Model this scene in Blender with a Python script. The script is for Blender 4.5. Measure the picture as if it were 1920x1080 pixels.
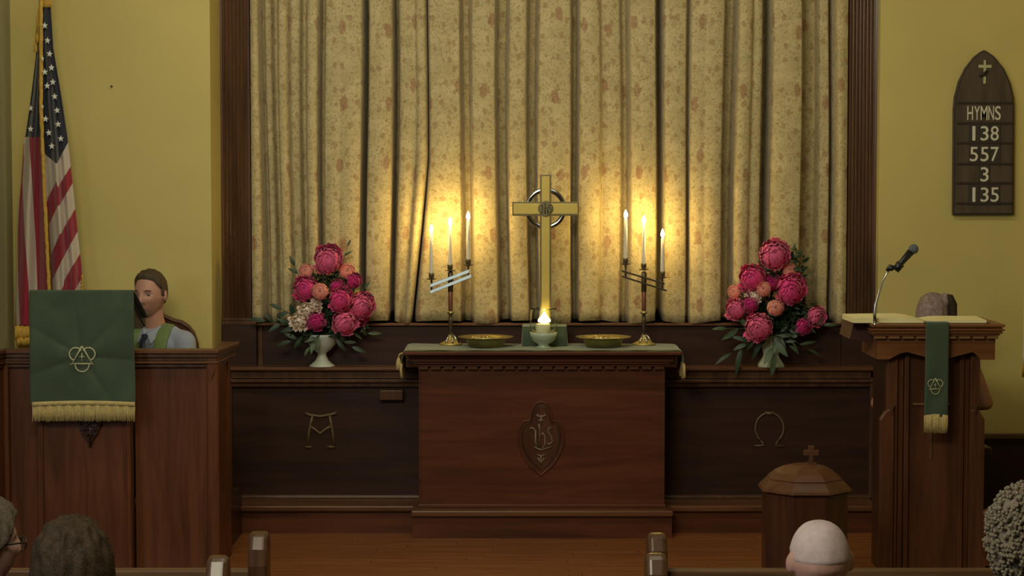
import bpy, bmesh, math, random
import numpy as np
from mathutils import Vector, Matrix, Euler
random.seed(7)
SC = bpy.context.scene
for o in list(bpy.data.objects): bpy.data.objects.remove(o, do_unlink=True)
COL = SC.collection
PI = math.pi

# ------------------------------------------------------------------ camera
F_PX = 3800.0
CAM = Vector((0.0, 0.0, 1.98))
BETA = math.atan(210.0 / F_PX)
cd = bpy.data.cameras.new('camera'); cam = bpy.data.objects.new('camera', cd); COL.objects.link(cam)
cam.location = CAM; cam.rotation_euler = (PI/2 - BETA, 0, 0)
cd.sensor_width = 36; cd.lens = F_PX/1920*36; cd.clip_end = 100
SC.camera = cam
# ------------------------------------------------------------------ world, lights, exposure
w = bpy.data.worlds.new('world'); SC.world = w; w.use_nodes = True
w.node_tree.nodes['Background'].inputs[0].default_value = (0.9, 0.85, 0.7, 1)
w.node_tree.nodes['Background'].inputs[1].default_value = 0.05
def area(name, loc, target, sx, sy, power, color):
    l = bpy.data.lights.new(name, 'AREA'); l.shape = 'RECTANGLE'; l.size = sx; l.size_y = sy
    l.energy = power; l.color = color
    o = bpy.data.objects.new(name, l); COL.objects.link(o); o.location = loc
    o.rotation_euler = (Vector(target)-Vector(loc)).to_track_quat('-Z', 'Y').to_euler()
    return o
area('nave_ceiling_light', (-1.2, 4.5, 4.3), (0.2, 11.5, 1.6), 2.2, 1.6, 200, (1.0, 0.93, 0.68))
area('chancel_ceiling_light', (0.0, 9.6, 4.55), (0.0, 12.2, 1.2), 3.6, 0.7, 74, (1.0, 0.93, 0.68))
area('window_light', (-4.0, 5.0, 2.4), (2.0, 10.5, 0.6), 1.6, 1.8, 40, (0.85, 0.92, 1.0))
SC.view_settings.view_transform = 'Standard'; SC.view_settings.look = 'None'
SC.view_settings.gamma = 1; SC.view_settings.use_curve_mapping = False
SC.view_settings.exposure = 0.0

# ------------------------------------------------------------------ measuring helpers
_F = Vector((0, math.cos(BETA), -math.sin(BETA))); _U = Vector((0, math.sin(BETA), math.cos(BETA)))
def at(px, py, Y):
    d = _F + Vector((1, 0, 0))*((px-960)/F_PX) - _U*((py-540)/F_PX)
    return CAM + d*((Y-CAM.y)/d.y)
def Zr(row, Y): return at(960, row, Y).z
def Xp(px, Y, row=700): return at(px, row, Y).x

# ------------------------------------------------------------------ object helpers
def tag(o, label=None, cat=None, group=None, kind=None):
    if label: o['label'] = label
    if cat: o['category'] = cat
    if group: o['group'] = group
    if kind: o['kind'] = kind
    return o
ROOT = {}
def thing(name, label, cat, loc, group=None, rotz=0):
    o = bpy.data.objects.new(name, None); COL.objects.link(o); o.empty_display_size = .05
    o.location = loc; o.rotation_euler = (0, 0, rotz)
    ROOT[o.name] = Vector(loc)
    return tag(o, label, cat, group)
class MB:
    def __init__(s): s.v = []; s.f = []; s.smooth = []; s.m = []; s.mi = 0
    def add(s, verts, faces, smooth=False):
        b = len(s.v); s.v += [tuple(v) for v in verts]
        for f in faces: s.f.append(tuple(i+b for i in f)); s.smooth.append(smooth); s.m.append(s.mi)
        return s
    def box(s, x0, x1, y0, y1, z0, z1):
        if x0 > x1: x0, x1 = x1, x0
        if y0 > y1: y0, y1 = y1, y0
        if z0 > z1: z0, z1 = z1, z0
        v = [(x0,y0,z0),(x1,y0,z0),(x1,y1,z0),(x0,y1,z0),(x0,y0,z1),(x1,y0,z1),(x1,y1,z1),(x0,y1,z1)]
        return s.add(v, [(0,3,2,1),(4,5,6,7),(0,1,5,4),(1,2,6,5),(2,3,7,6),(3,0,4,7)])
    def prism_xz(s, pts, y0, y1):           # outline in X,Z (ccw seen from the camera) extruded in depth
        n = len(pts); a = sum(pts[i][0]*pts[(i+1)%n][1]-pts[(i+1)%n][0]*pts[i][1] for i in range(n))
        if a < 0: pts = pts[::-1]
        v = [(x, y0, z) for x, z in pts] + [(x, y1, z) for x, z in pts]
        f = [tuple(range(n)), tuple(range(2*n-1, n-1, -1))] + [(i, i+n, (i+1)%n+n, (i+1)%n) for i in range(n)]
        return s.add(v, f)
    def prism_xy(s, pts, z0, z1):
        n = len(pts); a = sum(pts[i][0]*pts[(i+1)%n][1]-pts[(i+1)%n][0]*pts[i][1] for i in range(n))
        if a < 0: pts = pts[::-1]
        v = [(x, y, z0) for x, y in pts] + [(x, y, z1) for x, y in pts]
        f = [tuple(range(n-1, -1, -1)), tuple(range(n, 2*n))] + [(i, (i+1)%n, (i+1)%n+n, i+n) for i in range(n)]
        return s.add(v, f)
    def prism_yz(s, pts, x0, x1):
        n = len(pts); a = sum(pts[i][0]*pts[(i+1)%n][1]-pts[(i+1)%n][0]*pts[i][1] for i in range(n))
        if a < 0: pts = pts[::-1]
        v = [(x0, y, z) for y, z in pts] + [(x1, y, z) for y, z in pts]
        f = [tuple(range(n-1, -1, -1)), tuple(range(n, 2*n))] + [(i, (i+1)%n, (i+1)%n+n, i+n) for i in range(n)]
        return s.add(v, f)
    def lathe(s, prof, c, n=28, smooth=True, sx=1, sy=1, rot=0, loop=False):    # prof [(r,z)...]
        v = []; f = []
        m = len(prof)
        for r, z in prof:
            for k in range(n):
                a = 2*PI*k/n+rot
                v.append((c[0]+r*math.cos(a)*sx, c[1]+r*math.sin(a)*sy, c[2]+z))
        for i in range(m if loop else m-1):
            j = (i+1) % m
            for k in range(n):
                f.append((i*n+k, i*n+(k+1)%n, j*n+(k+1)%n, j*n+k))
        if loop: return s.add(v, f, smooth)
        f.append(tuple(range(n-1, -1, -1))); f.append(tuple((m-1)*n+k for k in range(n)))
        return s.add(v, f, smooth)
    def tube(s, pts, rad, n=10, flat=1.0, closed=False):
        pts = [Vector(p) for p in pts]; m = len(pts)
        if not hasattr(rad, '__len__'): rad = [rad]*m
        v = []; f = []; prev = None
        for i, p in enumerate(pts):
            if closed: t = pts[(i+1)%m]-pts[i-1]
            else: t = pts[min(i+1, m-1)]-pts[max(i-1, 0)]
            t = t.normalized() if t.length > 1e-9 else Vector((0,0,1))
            if prev is None:
                up = Vector((0,1,0)) if abs(t.y) < .9 else Vector((0,0,1))
                a = t.cross(up).normalized()
            else:
                a = (prev - t*prev.dot(t)).normalized()
            prev = a; b = t.cross(a).normalized()
            for k in range(n):
                an = 2*PI*k/n
                v.append(p + a*math.cos(an)*rad[i] + b*math.sin(an)*rad[i]*flat)
        for i in range(m if closed else m-1):
            j = (i+1)%m
            for k in range(n): f.append((i*n+k, j*n+k, j*n+(k+1)%n, i*n+(k+1)%n))
        if not closed:
            f.append(tuple(range(n))); f.append(tuple((m-1)*n+k for k in range(n-1, -1, -1)))
        return s.add(v, f, True)
    def sphere(s, c, r, n=16, m=10):
        if not hasattr(r, '__len__'): r = (r, r, r)
        v = [(c[0], c[1], c[2]-r[2])]
        for i in range(1, m):
            th = PI*i/m
            for k in range(n):
                a = 2*PI*k/n
                v.append((c[0]+r[0]*math.sin(th)*math.cos(a), c[1]+r[1]*math.sin(th)*math.sin(a), c[2]-r[2]*math.cos(th)))
        v.append((c[0], c[1], c[2]+r[2])); f = []
        for k in range(n):
            f.append((0, 1+(k+1)%n, 1+k))
            f.append((len(v)-1, 1+(m-2)*n+k, 1+(m-2)*n+(k+1)%n))
        for i in range(m-2):
            for k in range(n):
                f.append((1+i*n+k, 1+i*n+(k+1)%n, 1+(i+1)*n+(k+1)%n, 1+(i+1)*n+k))
        return s.add(v, f, True)
    def cone(s, p0, r0, p1, r1, n=14):      # tapered limb with round ends
        s.tube([p0, p1], [r0, r1], n); s.sphere(p0, r0, n, 8); s.sphere(p1, r1, n, 8); return s
    def grid(s, P, smooth=True, wrap=False):   # P[i][j]
        n = len(P); m = len(P[0]); v = [p for r in P for p in r]
        f = [(i*m+j, i*m+j+1, (i+1)*m+j+1, (i+1)*m+j) for i in range(n-1) for j in range(m-1)]
        return s.add(v, f, smooth)
    def ext_x(s, prof, x0, x1, smooth=False):  # moulding profile [(y,z)] run along X
        return s.prism_yz(prof, x0, x1)
    def mesh(s, name, off=None):
        me = bpy.data.meshes.new(name)
        vs = s.v if off is None else [(a-off[0], b-off[1], c-off[2]) for a, b, c in s.v]
        me.from_pydata(vs, [], s.f); me.polygons.foreach_set('use_smooth', s.smooth)
        me.polygons.foreach_set('material_index', s.m)
        me.update(); return me
def rootof(p):
    while p.parent: p = p.parent
    return p
def link(name, me, mat, parent=None, label=None, kind=None, loc=None):
    o = bpy.data.objects.new(name, me); COL.objects.link(o)
    if mat is not None:
        for m in (mat if isinstance(mat, (list, tuple)) else [mat]): me.materials.append(m)
    if parent: o.parent = parent
    if loc is not None: o.location = loc
    if label: o['label'] = label
    if kind: o['kind'] = kind
    return o
def part(name, mb, mat, parent, label=None, kind=None, bevel=0, local=False, recalc=False, solid=0, subsurf=0, segs=2):
    r = rootof(parent)
    off = None if local or r.name not in ROOT else ROOT[r.name]
    me = mb.mesh(name, off)
    if recalc: fixn(me)
    o = link(name, me, mat, parent, label, kind)
    mods(o, bevel, solid, subsurf, segs); return o
def mods(o, bevel=0, solid=0, subsurf=0, segs=2):
    if solid:
        m = o.modifiers.new('solid', 'SOLIDIFY'); m.thickness = solid; m.offset = 0
    if bevel:
        m = o.modifiers.new('bevel', 'BEVEL'); m.width = bevel; m.segments = segs; m.limit_method = 'ANGLE'; m.angle_limit = .6
    if subsurf:
        m = o.modifiers.new('sub', 'SUBSURF'); m.levels = subsurf; m.render_levels = subsurf
def single(name, mb, mat, label, cat, loc, group=None, bevel=0, kind=None, solid=0, recalc=False):
    me = mb.mesh(name, loc)
    if recalc: fixn(me)
    o = link(name, me, mat, None, label, kind, loc); tag(o, None, cat, group)
    mods(o, bevel, solid); ROOT[o.name] = Vector(loc); return o
def struct(name, mb, mat, bevel=0, parent=None, label=None):
    me = mb.mesh(name); o = link(name, me, mat, parent, label)
    if parent is None: o['kind'] = 'structure'
    mods(o, bevel); ROOT[o.name] = Vector((0,0,0)); return o
def fixn(me):
    bm = bmesh.new(); bm.from_mesh(me); bmesh.ops.recalc_face_normals(bm, faces=bm.faces); bm.to_mesh(me); bm.free()
def copy_tree(o, parent=None):
    c = o.copy(); COL.objects.link(c)
    if parent is not None: c.parent = parent
    for ch in list(o.children): copy_tree(ch, c)
    return c
def bake(mb_or_me, remesh=None, smooth=6, name='tmp'):
    me = mb_or_me.mesh(name) if isinstance(mb_or_me, MB) else mb_or_me
    o = bpy.data.objects.new(name, me); COL.objects.link(o)
    if remesh:
        m = o.modifiers.new('r', 'REMESH'); m.mode = 'VOXEL'; m.voxel_size = remesh; m.use_smooth_shade = True
    if smooth:
        m = o.modifiers.new('s', 'SMOOTH'); m.factor = .5; m.iterations = smooth
    dg = bpy.context.evaluated_depsgraph_get()
    out = bpy.data.meshes.new_from_object(o.evaluated_get(dg))
    bpy.data.objects.remove(o, do_unlink=True)
    return out

# ------------------------------------------------------------------ materials
def pmat(name, color, rough=.5, metal=0, coat=0, spec=.5, bump=0, bscale=60, var=0, vscale=8, sheen=0):
    m = bpy.data.materials.new(name); m.use_nodes = True; nt = m.node_tree; b = nt.nodes['Principled BSDF']
    b.inputs['Base Color'].default_value = (*color, 1); b.inputs['Roughness'].default_value = rough
    b.inputs['Metallic'].default_value = metal; b.inputs['Coat Weight'].default_value = coat
    b.inputs['Specular IOR Level'].default_value = spec; b.inputs['Sheen Weight'].default_value = sheen
    tc = nt.nodes.new('ShaderNodeTexCoord')
    n = nt.nodes.new('ShaderNodeTexNoise'); n.inputs['Scale'].default_value = vscale; n.inputs['Detail'].default_value = 5
    nt.links.new(tc.outputs['Object'], n.inputs['Vector'])
    v = max(var, .06)
    r = nt.nodes.new('ShaderNodeValToRGB')
    r.color_ramp.elements[0].position = .3; r.color_ramp.elements[1].position = .7
    r.color_ramp.elements[0].color = (*[c*(1-v) for c in color], 1); r.color_ramp.elements[1].color = (*[min(1, c*(1+v)) for c in color], 1)
    nt.links.new(n.outputs['Fac'], r.inputs['Fac']); nt.links.new(r.outputs['Color'], b.inputs['Base Color'])
    if bump:
        n2 = nt.nodes.new('ShaderNodeTexNoise'); n2.inputs['Scale'].default_value = bscale; n2.inputs['Detail'].default_value = 4
        nt.links.new(tc.outputs['Object'], n2.inputs['Vector'])
        bp = nt.nodes.new('ShaderNodeBump'); bp.inputs['Strength'].default_value = bump; bp.inputs['Distance'].default_value = .004
        nt.links.new(n2.outputs['Fac'], bp.inputs['Height']); nt.links.new(bp.outputs['Normal'], b.inputs['Normal'])
    return m
def wood(name, c1, c2, axis='Z', scale=6, rough=.38, coat=.15, stretch=.08, spec=.28):
    m = bpy.data.materials.new(name); m.use_nodes = True; nt = m.node_tree; b = nt.nodes['Principled BSDF']
    b.inputs['Roughness'].default_value = rough; b.inputs['Coat Weight'].default_value = coat; b.inputs['Coat Roughness'].default_value = .25; b.inputs['Specular IOR Level'].default_value = spec
    tc = nt.nodes.new('ShaderNodeTexCoord'); mp = nt.nodes.new('ShaderNodeMapping')
    s = [scale*3]*3; s['XYZ'.index(axis)] = scale*3*stretch; mp.inputs['Scale'].default_value = s
    n = nt.nodes.new('ShaderNodeTexNoise'); n.inputs['Scale'].default_value = 1; n.inputs['Detail'].default_value = 7; n.inputs['Distortion'].default_value = .6
    n3 = nt.nodes.new('ShaderNodeTexNoise'); n3.inputs['Scale'].default_value = 6; n3.inputs['Detail'].default_value = 3
    mx = nt.nodes.new('ShaderNodeMath'); mx.operation = 'MULTIPLY_ADD'; mx.inputs[1].default_value = .3
    r = nt.nodes.new('ShaderNodeValToRGB'); r.color_ramp.elements[0].position = .42; r.color_ramp.elements[1].position = .8
    r.color_ramp.elements[0].color = (*c1, 1); r.color_ramp.elements[1].color = (*c2, 1)
    bp = nt.nodes.new('ShaderNodeBump'); bp.inputs['Strength'].default_value = .12; bp.inputs['Distance'].default_value = .002
    L = nt.links.new
    L(tc.outputs['Object'], mp.inputs['Vector']); L(mp.outputs['Vector'], n.inputs['Vector']); L(mp.outputs['Vector'], n3.inputs['Vector'])
    L(n3.outputs['Fac'], mx.inputs[0]); L(n.outputs['Fac'], mx.inputs[2]); L(mx.outputs[0], r.inputs['Fac'])
    L(r.outputs['Color'], b.inputs['Base Color']); L(n3.outputs['Fac'], bp.inputs['Height']); L(bp.outputs['Normal'], b.inputs['Normal'])
    return m
def emis(name, color, strength):
    m = bpy.data.materials.new(name); m.use_nodes = True; nt = m.node_tree; nt.nodes.clear()
    e = nt.nodes.new('ShaderNodeEmission'); e.inputs[0].default_value = (*color, 1); e.inputs[1].default_value = strength
    o = nt.nodes.new('ShaderNodeOutputMaterial'); nt.links.new(e.outputs[0], o.inputs[0]); return m

M = {}
M['wall'] = pmat('yellow_plaster', (.56, .46, .155), .75, bump=.15, bscale=30, var=.05, vscale=1.5)
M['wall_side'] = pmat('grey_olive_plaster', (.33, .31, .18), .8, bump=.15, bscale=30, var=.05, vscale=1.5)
M['ceiling'] = pmat('cream_plaster', (.55, .5, .36), .85)
M['altar'] = wood('altar_wood', (.058, .016, .007), (.115, .034, .013), 'X', 5, coat=.03)
M['altar_v'] = wood('pulpit_wood', (.064, .020, .008), (.14, .046, .017), 'Z', 5, coat=.03)
M['trimwood'] = wood('trim_wood', (.075, .028, .012), (.15, .06, .026), 'X', 5, rough=.35)
M['panel'] = wood('dark_panel_wood', (.019, .007, .004), (.042, .015, .008), 'X', 4, rough=.5, coat=.0)
M['pilaster'] = wood('pilaster_wood', (.048, .022, .011), (.11, .05, .024), 'Z', 5, rough=.32, coat=.45)
M['dark'] = wood('dark_wood', (.022, .009, .005), (.05, .02, .01), 'Z', 6)
M['shade'] = wood('near_black_wood', (.010, .004, .003), (.022, .009, .005), 'X', 6)
M['chair'] = wood('chair_wood', (.04, .015, .007), (.10, .035, .014), 'X', 8, rough=.3)
M['floor'] = wood('floor_wood', (.15, .05, .014), (.28, .10, .028), 'X', 5, rough=.4)
M['pew'] = wood('pew_wood', (.075, .038, .018), (.16, .085, .042), 'X', 5, rough=.34, coat=.2)
M['pew_dark'] = wood('pew_back_wood', (.035, .014, .007), (.08, .032, .015), 'X', 5, rough=.4)
M['lectern'] = wood('lectern_wood', (.055, .02, .010), (.115, .042, .018), 'Z', 5)
M['apron'] = wood('lectern_apron_wood', (.13, .052, .018), (.22, .085, .03), 'X', 5)
M['pewend'] = wood('pew_end_wood', (.045, .019, .010), (.10, .045, .023), 'Z', 6, rough=.3, coat=.35)
M['dent'] = wood('light_moulding_wood', (.13, .065, .03), (.22, .11, .05), 'X', 6)
M['font'] = wood('font_wood', (.045, .014, .008), (.09, .03, .014), 'Z', 6)
M['fontlid'] = wood('font_lid_wood', (.07, .028, .013), (.125, .05, .023), 'X', 6)
M['green'] = pmat('green_damask', (.042, .066, .036), .8, bump=.3, bscale=14, var=.18, vscale=7, sheen=.3)
M['green_l'] = pmat('green_tablecloth', (.14, .17, .085), .8, bump=.2, bscale=60, var=.1, sheen=.3)
M['gold_cloth'] = pmat('gold_fringe', (.52, .40, .16), .8, bump=.6, bscale=200, var=.15, vscale=60)
M['gold_trim'] = pmat('gold_bullion_fringe', (.55, .33, .05), .6, bump=.6, bscale=250, var=.2, vscale=60)
M['thread'] = pmat('gold_thread', (.45, .45, .25), .7)
M['brass'] = pmat('brass', (.50, .43, .22), .33, metal=1, bump=.03, bscale=40)
M['brass_b'] = pmat('brushed_brass', (.60, .46, .13), .48, metal=.75, bump=.05, bscale=90)
M['brass_d'] = pmat('tarnished_brass', (.20, .17, .09), .4, metal=.8)
M['chrome'] = pmat('polished_steel', (.55, .58, .6), .15, metal=1)
M['silver'] = pmat('bar_reflection_silver', (.36, .44, .52), .5, metal=1)  # bluish silver base imitates the window reflected in the left bars
M['bronze'] = pmat('dark_bronze', (.10, .075, .05), .35, metal=.7)
M['redstem'] = pmat('red_brown_stem', (.22, .08, .05), .35, metal=.4)
M['wax'] = pmat('candle_wax', (.78, .72, .6), .45, spec=.5)
M['pillarwax'] = pmat('cream_pillar_wax', (.8, .72, .45), .5)
M['wick'] = pmat('wick', (.03, .025, .02), .9)
M['flame'] = emis('taper_flame', (1.0, .69, .22), 330)
M['flame2'] = emis('pillar_flame', (1.0, .72, .26), 16)
M['white'] = pmat('white_ceramic', (.55, .58, .50), .35, coat=.3)
M['pale_green'] = pmat('pale_green_ceramic', (.38, .45, .34), .35, coat=.3)
M['hot'] = pmat('hot_pink_petal', (.80, .05, .25), .7, var=.3, vscale=30, sheen=.2)
M['mag'] = pmat('magenta_petal', (.60, .015, .20), .7, var=.3, vscale=30, sheen=.2)
M['rose'] = pmat('rose_pink_petal', (.85, .13, .30), .7, var=.3, vscale=30, sheen=.2)
M['coral'] = pmat('coral_petal', (.92, .36, .28), .7, var=.15, vscale=30, sheen=.2)
M['cream'] = pmat('cream_pink_petal', (.88, .70, .56), .7, var=.2, vscale=30, sheen=.2)
M['leaf'] = pmat('dark_leaf', (.022, .050, .020), .5, var=.35, vscale=20)
M['leaf2'] = pmat('grey_green_leaf', (.055, .095, .045), .5, var=.3, vscale=20)
M['flagblue'] = pmat('navy', (.012, .016, .045), .8)
M['starwhite'] = pmat('star_white', (.70, .70, .68), .8)
M['pole'] = wood('flag_pole_wood', (.12, .06, .02), (.2, .1, .04), 'Z', 8)
M['skin'] = pmat('skin', (.46, .235, .17), .55, bump=.1, bscale=120, var=.08, vscale=25)
M['skin_p'] = pmat('pink_skin', (.50, .29, .25), .5, bump=.1, bscale=120, var=.12, vscale=18)
M['skin_d'] = pmat('tan_skin', (.36, .18, .12), .55, bump=.1, bscale=120, var=.08, vscale=25)
M['hair_br'] = pmat('brown_hair', (.055, .033, .016), .6, bump=.8, bscale=220, var=.3, vscale=60)
M['hair_dk'] = pmat('dark_brown_hair', (.036, .022, .011), .7, spec=.25, bump=1, bscale=160, var=.45, vscale=45)
M['hair_gb'] = pmat('grey_brown_hair', (.24, .175, .165), .6, bump=.8, bscale=200, var=.35, vscale=50)
M['hair_gr'] = pmat('grey_hair', (.23, .195, .145), .8, spec=.2, bump=.8, bscale=200, var=.3, vscale=50)
M['hair_wh'] = pmat('white_hair', (.54, .43, .45), .7, bump=.5, bscale=260, var=.1, vscale=40)
M['hair_sg'] = pmat('short_grey_hair', (.085, .068, .052), .8, spec=.2, bump=.8, bscale=200, var=.3, vscale=50)
M['shirt'] = pmat('pale_blue_cotton', (.30, .33, .43), .85, bump=.2, bscale=40)
M['tie'] = pmat('navy_silk', (.010, .016, .05), .5)
M['stole'] = pmat('green_stole', (.15, .22, .08), .8, var=.15)
M['cloth_dk'] = pmat('dark_cloth', (.02, .018, .02), .85)
M['cloth_pu'] = pmat('plum_cloth', (.06, .025, .05), .85)
M['cloth_be'] = pmat('beige_cloth', (.42, .36, .26), .85)
M['cloth_bl'] = pmat('grey_blue_cloth', (.12, .14, .17), .85)
M['board'] = wood('hymn_board_wood', (.055, .040, .028), (.095, .068, .046), 'Z', 8, rough=.5)
M['board_d'] = pmat('hymn_rail_dark', (.032, .02, .014), .5)
M['card'] = pmat('number_card', (.035, .025, .018), .6)
M['letter'] = pmat('cream_letter', (.66, .62, .50), .6)
M['black'] = pmat('black_plastic', (.012, .012, .014), .35)
M['mesh_grey'] = pmat('mic_grille', (.16, .18, .22), .45, metal=.6, bump=.8, bscale=700)
M['page'] = pmat('page_paper', (.80, .72, .38), .8, var=.06)
M['redcover'] = pmat('dark_red_cover', (.045, .008, .007), .6)
M['redvase'] = pmat('red_glaze', (.16, .035, .03), .35, coat=.3, var=.3)
M['carve'] = pmat('carved_highlight', (.16, .11, .065), .4, var=.2)
M['giltwood'] = pmat('dull_gilt', (.13, .092, .042), .5, metal=.2)
M['red_uph'] = pmat('dark_red_upholstery', (.07, .012, .012), .8)
M['lens'] = pmat('glasses_frame', (.02, .015, .02), .3)
M['eye'] = pmat('eye_white', (.16, .12, .10), .4)
M['iris'] = pmat('iris', (.03, .025, .02), .2)
M['lip'] = pmat('lip', (.30, .12, .10), .5)
M['skirtcloth'] = pmat('grey_cloth', (.18, .17, .15), .85)
def glass(name, color=(.95, 1, .97), rough=.02):
    m = bpy.data.materials.new(name); m.use_nodes = True; b = m.node_tree.nodes['Principled BSDF']
    b.inputs['Base Color'].default_value = (*color, 1); b.inputs['Roughness'].default_value = rough
    b.inputs['Transmission Weight'].default_value = 1; b.inputs['IOR'].default_value = 1.18; return m
M['glass'] = glass('clear_glass')
M['glass_g'] = glass('green_tinted_glass', (.62, .82, .66), .15)

def curtain_mat():
    m = bpy.data.materials.new('floral_curtain'); m.use_nodes = True; nt = m.node_tree; b = nt.nodes['Principled BSDF']; L = nt.links.new
    N = nt.nodes.new
    uv = N('ShaderNodeUVMap'); uv.uv_map = 'UVMap'
    nz = N('ShaderNodeTexNoise'); nz.inputs['Scale'].default_value = 34; nz.inputs['Detail'].default_value = 2
    L(uv.outputs[0], nz.inputs['Vector'])
    ds = N('ShaderNodeVectorMath'); ds.operation = 'SCALE'; ds.inputs['Scale'].default_value = .034
    L(nz.outputs['Color'], ds.inputs[0])
    ad = N('ShaderNodeVectorMath'); ad.operation = 'ADD'; L(uv.outputs[0], ad.inputs[0]); L(ds.outputs[0], ad.inputs[1])
    def math_(op, a, b_=None, c=None):
        n = N('ShaderNodeMath'); n.operation = op
        for i, q in enumerate((a, b_, c)):
            if q is None: continue
            if isinstance(q, (int, float)): n.inputs[i].default_value = q
            else: L(q, n.inputs[i])
        return n.outputs[0]
    def vor(sx, sy, rnd, off=(0, 0)):
        mp = N('ShaderNodeMapping'); mp.inputs['Scale'].default_value = (sx, sy, 1); mp.inputs['Location'].default_value = (*off, 0)
        L(ad.outputs[0], mp.inputs['Vector'])
        v = N('ShaderNodeTexVoronoi'); v.voronoi_dimensions = '2D'; v.inputs['Scale'].default_value = 1; v.inputs['Randomness'].default_value = rnd
        L(mp.outputs[0], v.inputs['Vector']); return v
    def sstep(val, e0, e1):
        n = N('ShaderNodeMapRange'); n.interpolation_type = 'SMOOTHSTEP'; n.inputs['From Min'].default_value = e0; n.inputs['From Max'].default_value = e1
        L(val, n.inputs['Value']); return n.outputs[0]
    def mix(fac, a, c):
        n = N('ShaderNodeMix'); n.data_type = 'RGBA'; L(fac, n.inputs['Factor'])
        if isinstance(a, tuple): n.inputs[6].default_value = (*a, 1)
        else: L(a, n.inputs[6])
        n.inputs[7].default_value = (*c, 1); return n.outputs[2]
    base = N('ShaderNodeTexNoise'); base.inputs['Scale'].default_value = 9; base.inputs['Detail'].default_value = 6; L(uv.outputs[0], base.inputs['Vector'])
    r = N('ShaderNodeValToRGB'); r.color_ramp.elements[0].position = .35; r.color_ramp.elements[1].position = .65
    r.color_ramp.elements[0].color = (.46, .37, .18, 1); r.color_ramp.elements[1].color = (.56, .46, .24, 1); L(base.outputs['Fac'], r.inputs['Fac'])
    col = r.outputs['Color']
    # fine sprigs: short leaf marks
    v = vor(46, 34, 1.0); sp = math_('MULTIPLY', sstep(v.outputs['Distance'], .30, .18), .32)
    sep = N('ShaderNodeSeparateColor'); L(v.outputs['Color'], sep.inputs[0])
    sp = math_('MULTIPLY', sp, math_('GREATER_THAN', sep.outputs[0], .5)); col = mix(sp, col, (.24, .175, .065))
    sn = N('ShaderNodeTexNoise'); sn.inputs['Scale'].default_value = 58; sn.inputs['Detail'].default_value = 3; sn.inputs['Distortion'].default_value = 1.2; L(uv.outputs[0], sn.inputs['Vector'])
    col = mix(math_('MULTIPLY', sstep(sn.outputs['Fac'], .55, .63), .55), col, (.22, .155, .06))
    # vine lines
    vn = N('ShaderNodeTexNoise'); vn.inputs['Scale'].default_value = 9; vn.inputs['Detail'].default_value = 1; L(uv.outputs[0], vn.inputs['Vector'])
    ln = sstep(math_('ABSOLUTE', math_('SUBTRACT', vn.outputs['Fac'], .5)), .014, .004)
    col = mix(math_('MULTIPLY', ln, .28), col, (.25, .17, .07))
    # small rosettes
    v2 = vor(11, 7.5, .7, (.4, .2)); d2 = v2.outputs['Distance']
    ring = math_('MULTIPLY', sstep(d2, .17, .12), .6)
    col = mix(ring, col, (.30, .17, .07)); col = mix(math_('MULTIPLY', sstep(d2, .07, .04), .5), col, (.42, .30, .14))
    # large rust flowers in vertical repeats
    v3 = vor(4.6, 2.28, .28, (.1, .45)); d3 = v3.outputs['Distance']
    n4 = N('ShaderNodeTexNoise'); n4.inputs['Scale'].default_value = 70; L(uv.outputs[0], n4.inputs['Vector'])
    col = mix(math_('MULTIPLY', sstep(d3, .115, .085), math_('MULTIPLY_ADD', n4.outputs['Fac'], .8, .15)), col, (.27, .10, .045))
    L(col, b.inputs['Base Color']); b.inputs['Roughness'].default_value = .75; b.inputs['Sheen Weight'].default_value = .15
    b.inputs['Subsurface Weight'].default_value = 0
    bp = N('ShaderNodeBump'); bp.inputs['Strength'].default_value = .25; bp.inputs['Distance'].default_value = .004; L(n4.outputs['Fac'], bp.inputs['Height'])
    L(bp.outputs['Normal'], b.inputs['Normal'])
    return m
M['curtain'] = curtain_mat()

def flag_mat():
    m = bpy.data.materials.new('flag_cloth'); m.use_nodes = True; nt = m.node_tree; b = nt.nodes['Principled BSDF']; L = nt.links.new; N = nt.nodes.new
    a = N('ShaderNodeAttribute'); a.attribute_name = 'stripe'; c = N('ShaderNodeAttribute'); c.attribute_name = 'canton'
    md = N('ShaderNodeMath'); md.operation = 'FLOORED_MODULO'; md.inputs[1].default_value = 2; L(a.outputs['Fac'], md.inputs[0])
    g = N('ShaderNodeMath'); g.operation = 'GREATER_THAN'; g.inputs[1].default_value = 1; L(md.outputs[0], g.inputs[0])
    mx = N('ShaderNodeMix'); mx.data_type = 'RGBA'; L(g.outputs[0], mx.inputs['Factor']); mx.inputs[6].default_value = (.52, .44, .38, 1); mx.inputs[7].default_value = (.27, .007, .03, 1)
    g2 = N('ShaderNodeMath'); g2.operation = 'GREATER_THAN'; g2.inputs[1].default_value = 0; L(c.outputs['Fac'], g2.inputs[0])
    m2 = N('ShaderNodeMix'); m2.data_type = 'RGBA'; L(g2.outputs[0], m2.inputs['Factor']); L(mx.outputs[2], m2.inputs[6]); m2.inputs[7].default_value = (.008, .010, .026, 1)
    L(m2.outputs[2], b.inputs['Base Color']); b.inputs['Roughness'].default_value = .7; b.inputs['Sheen Weight'].default_value = .3
    return m
M['flag'] = flag_mat()

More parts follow.
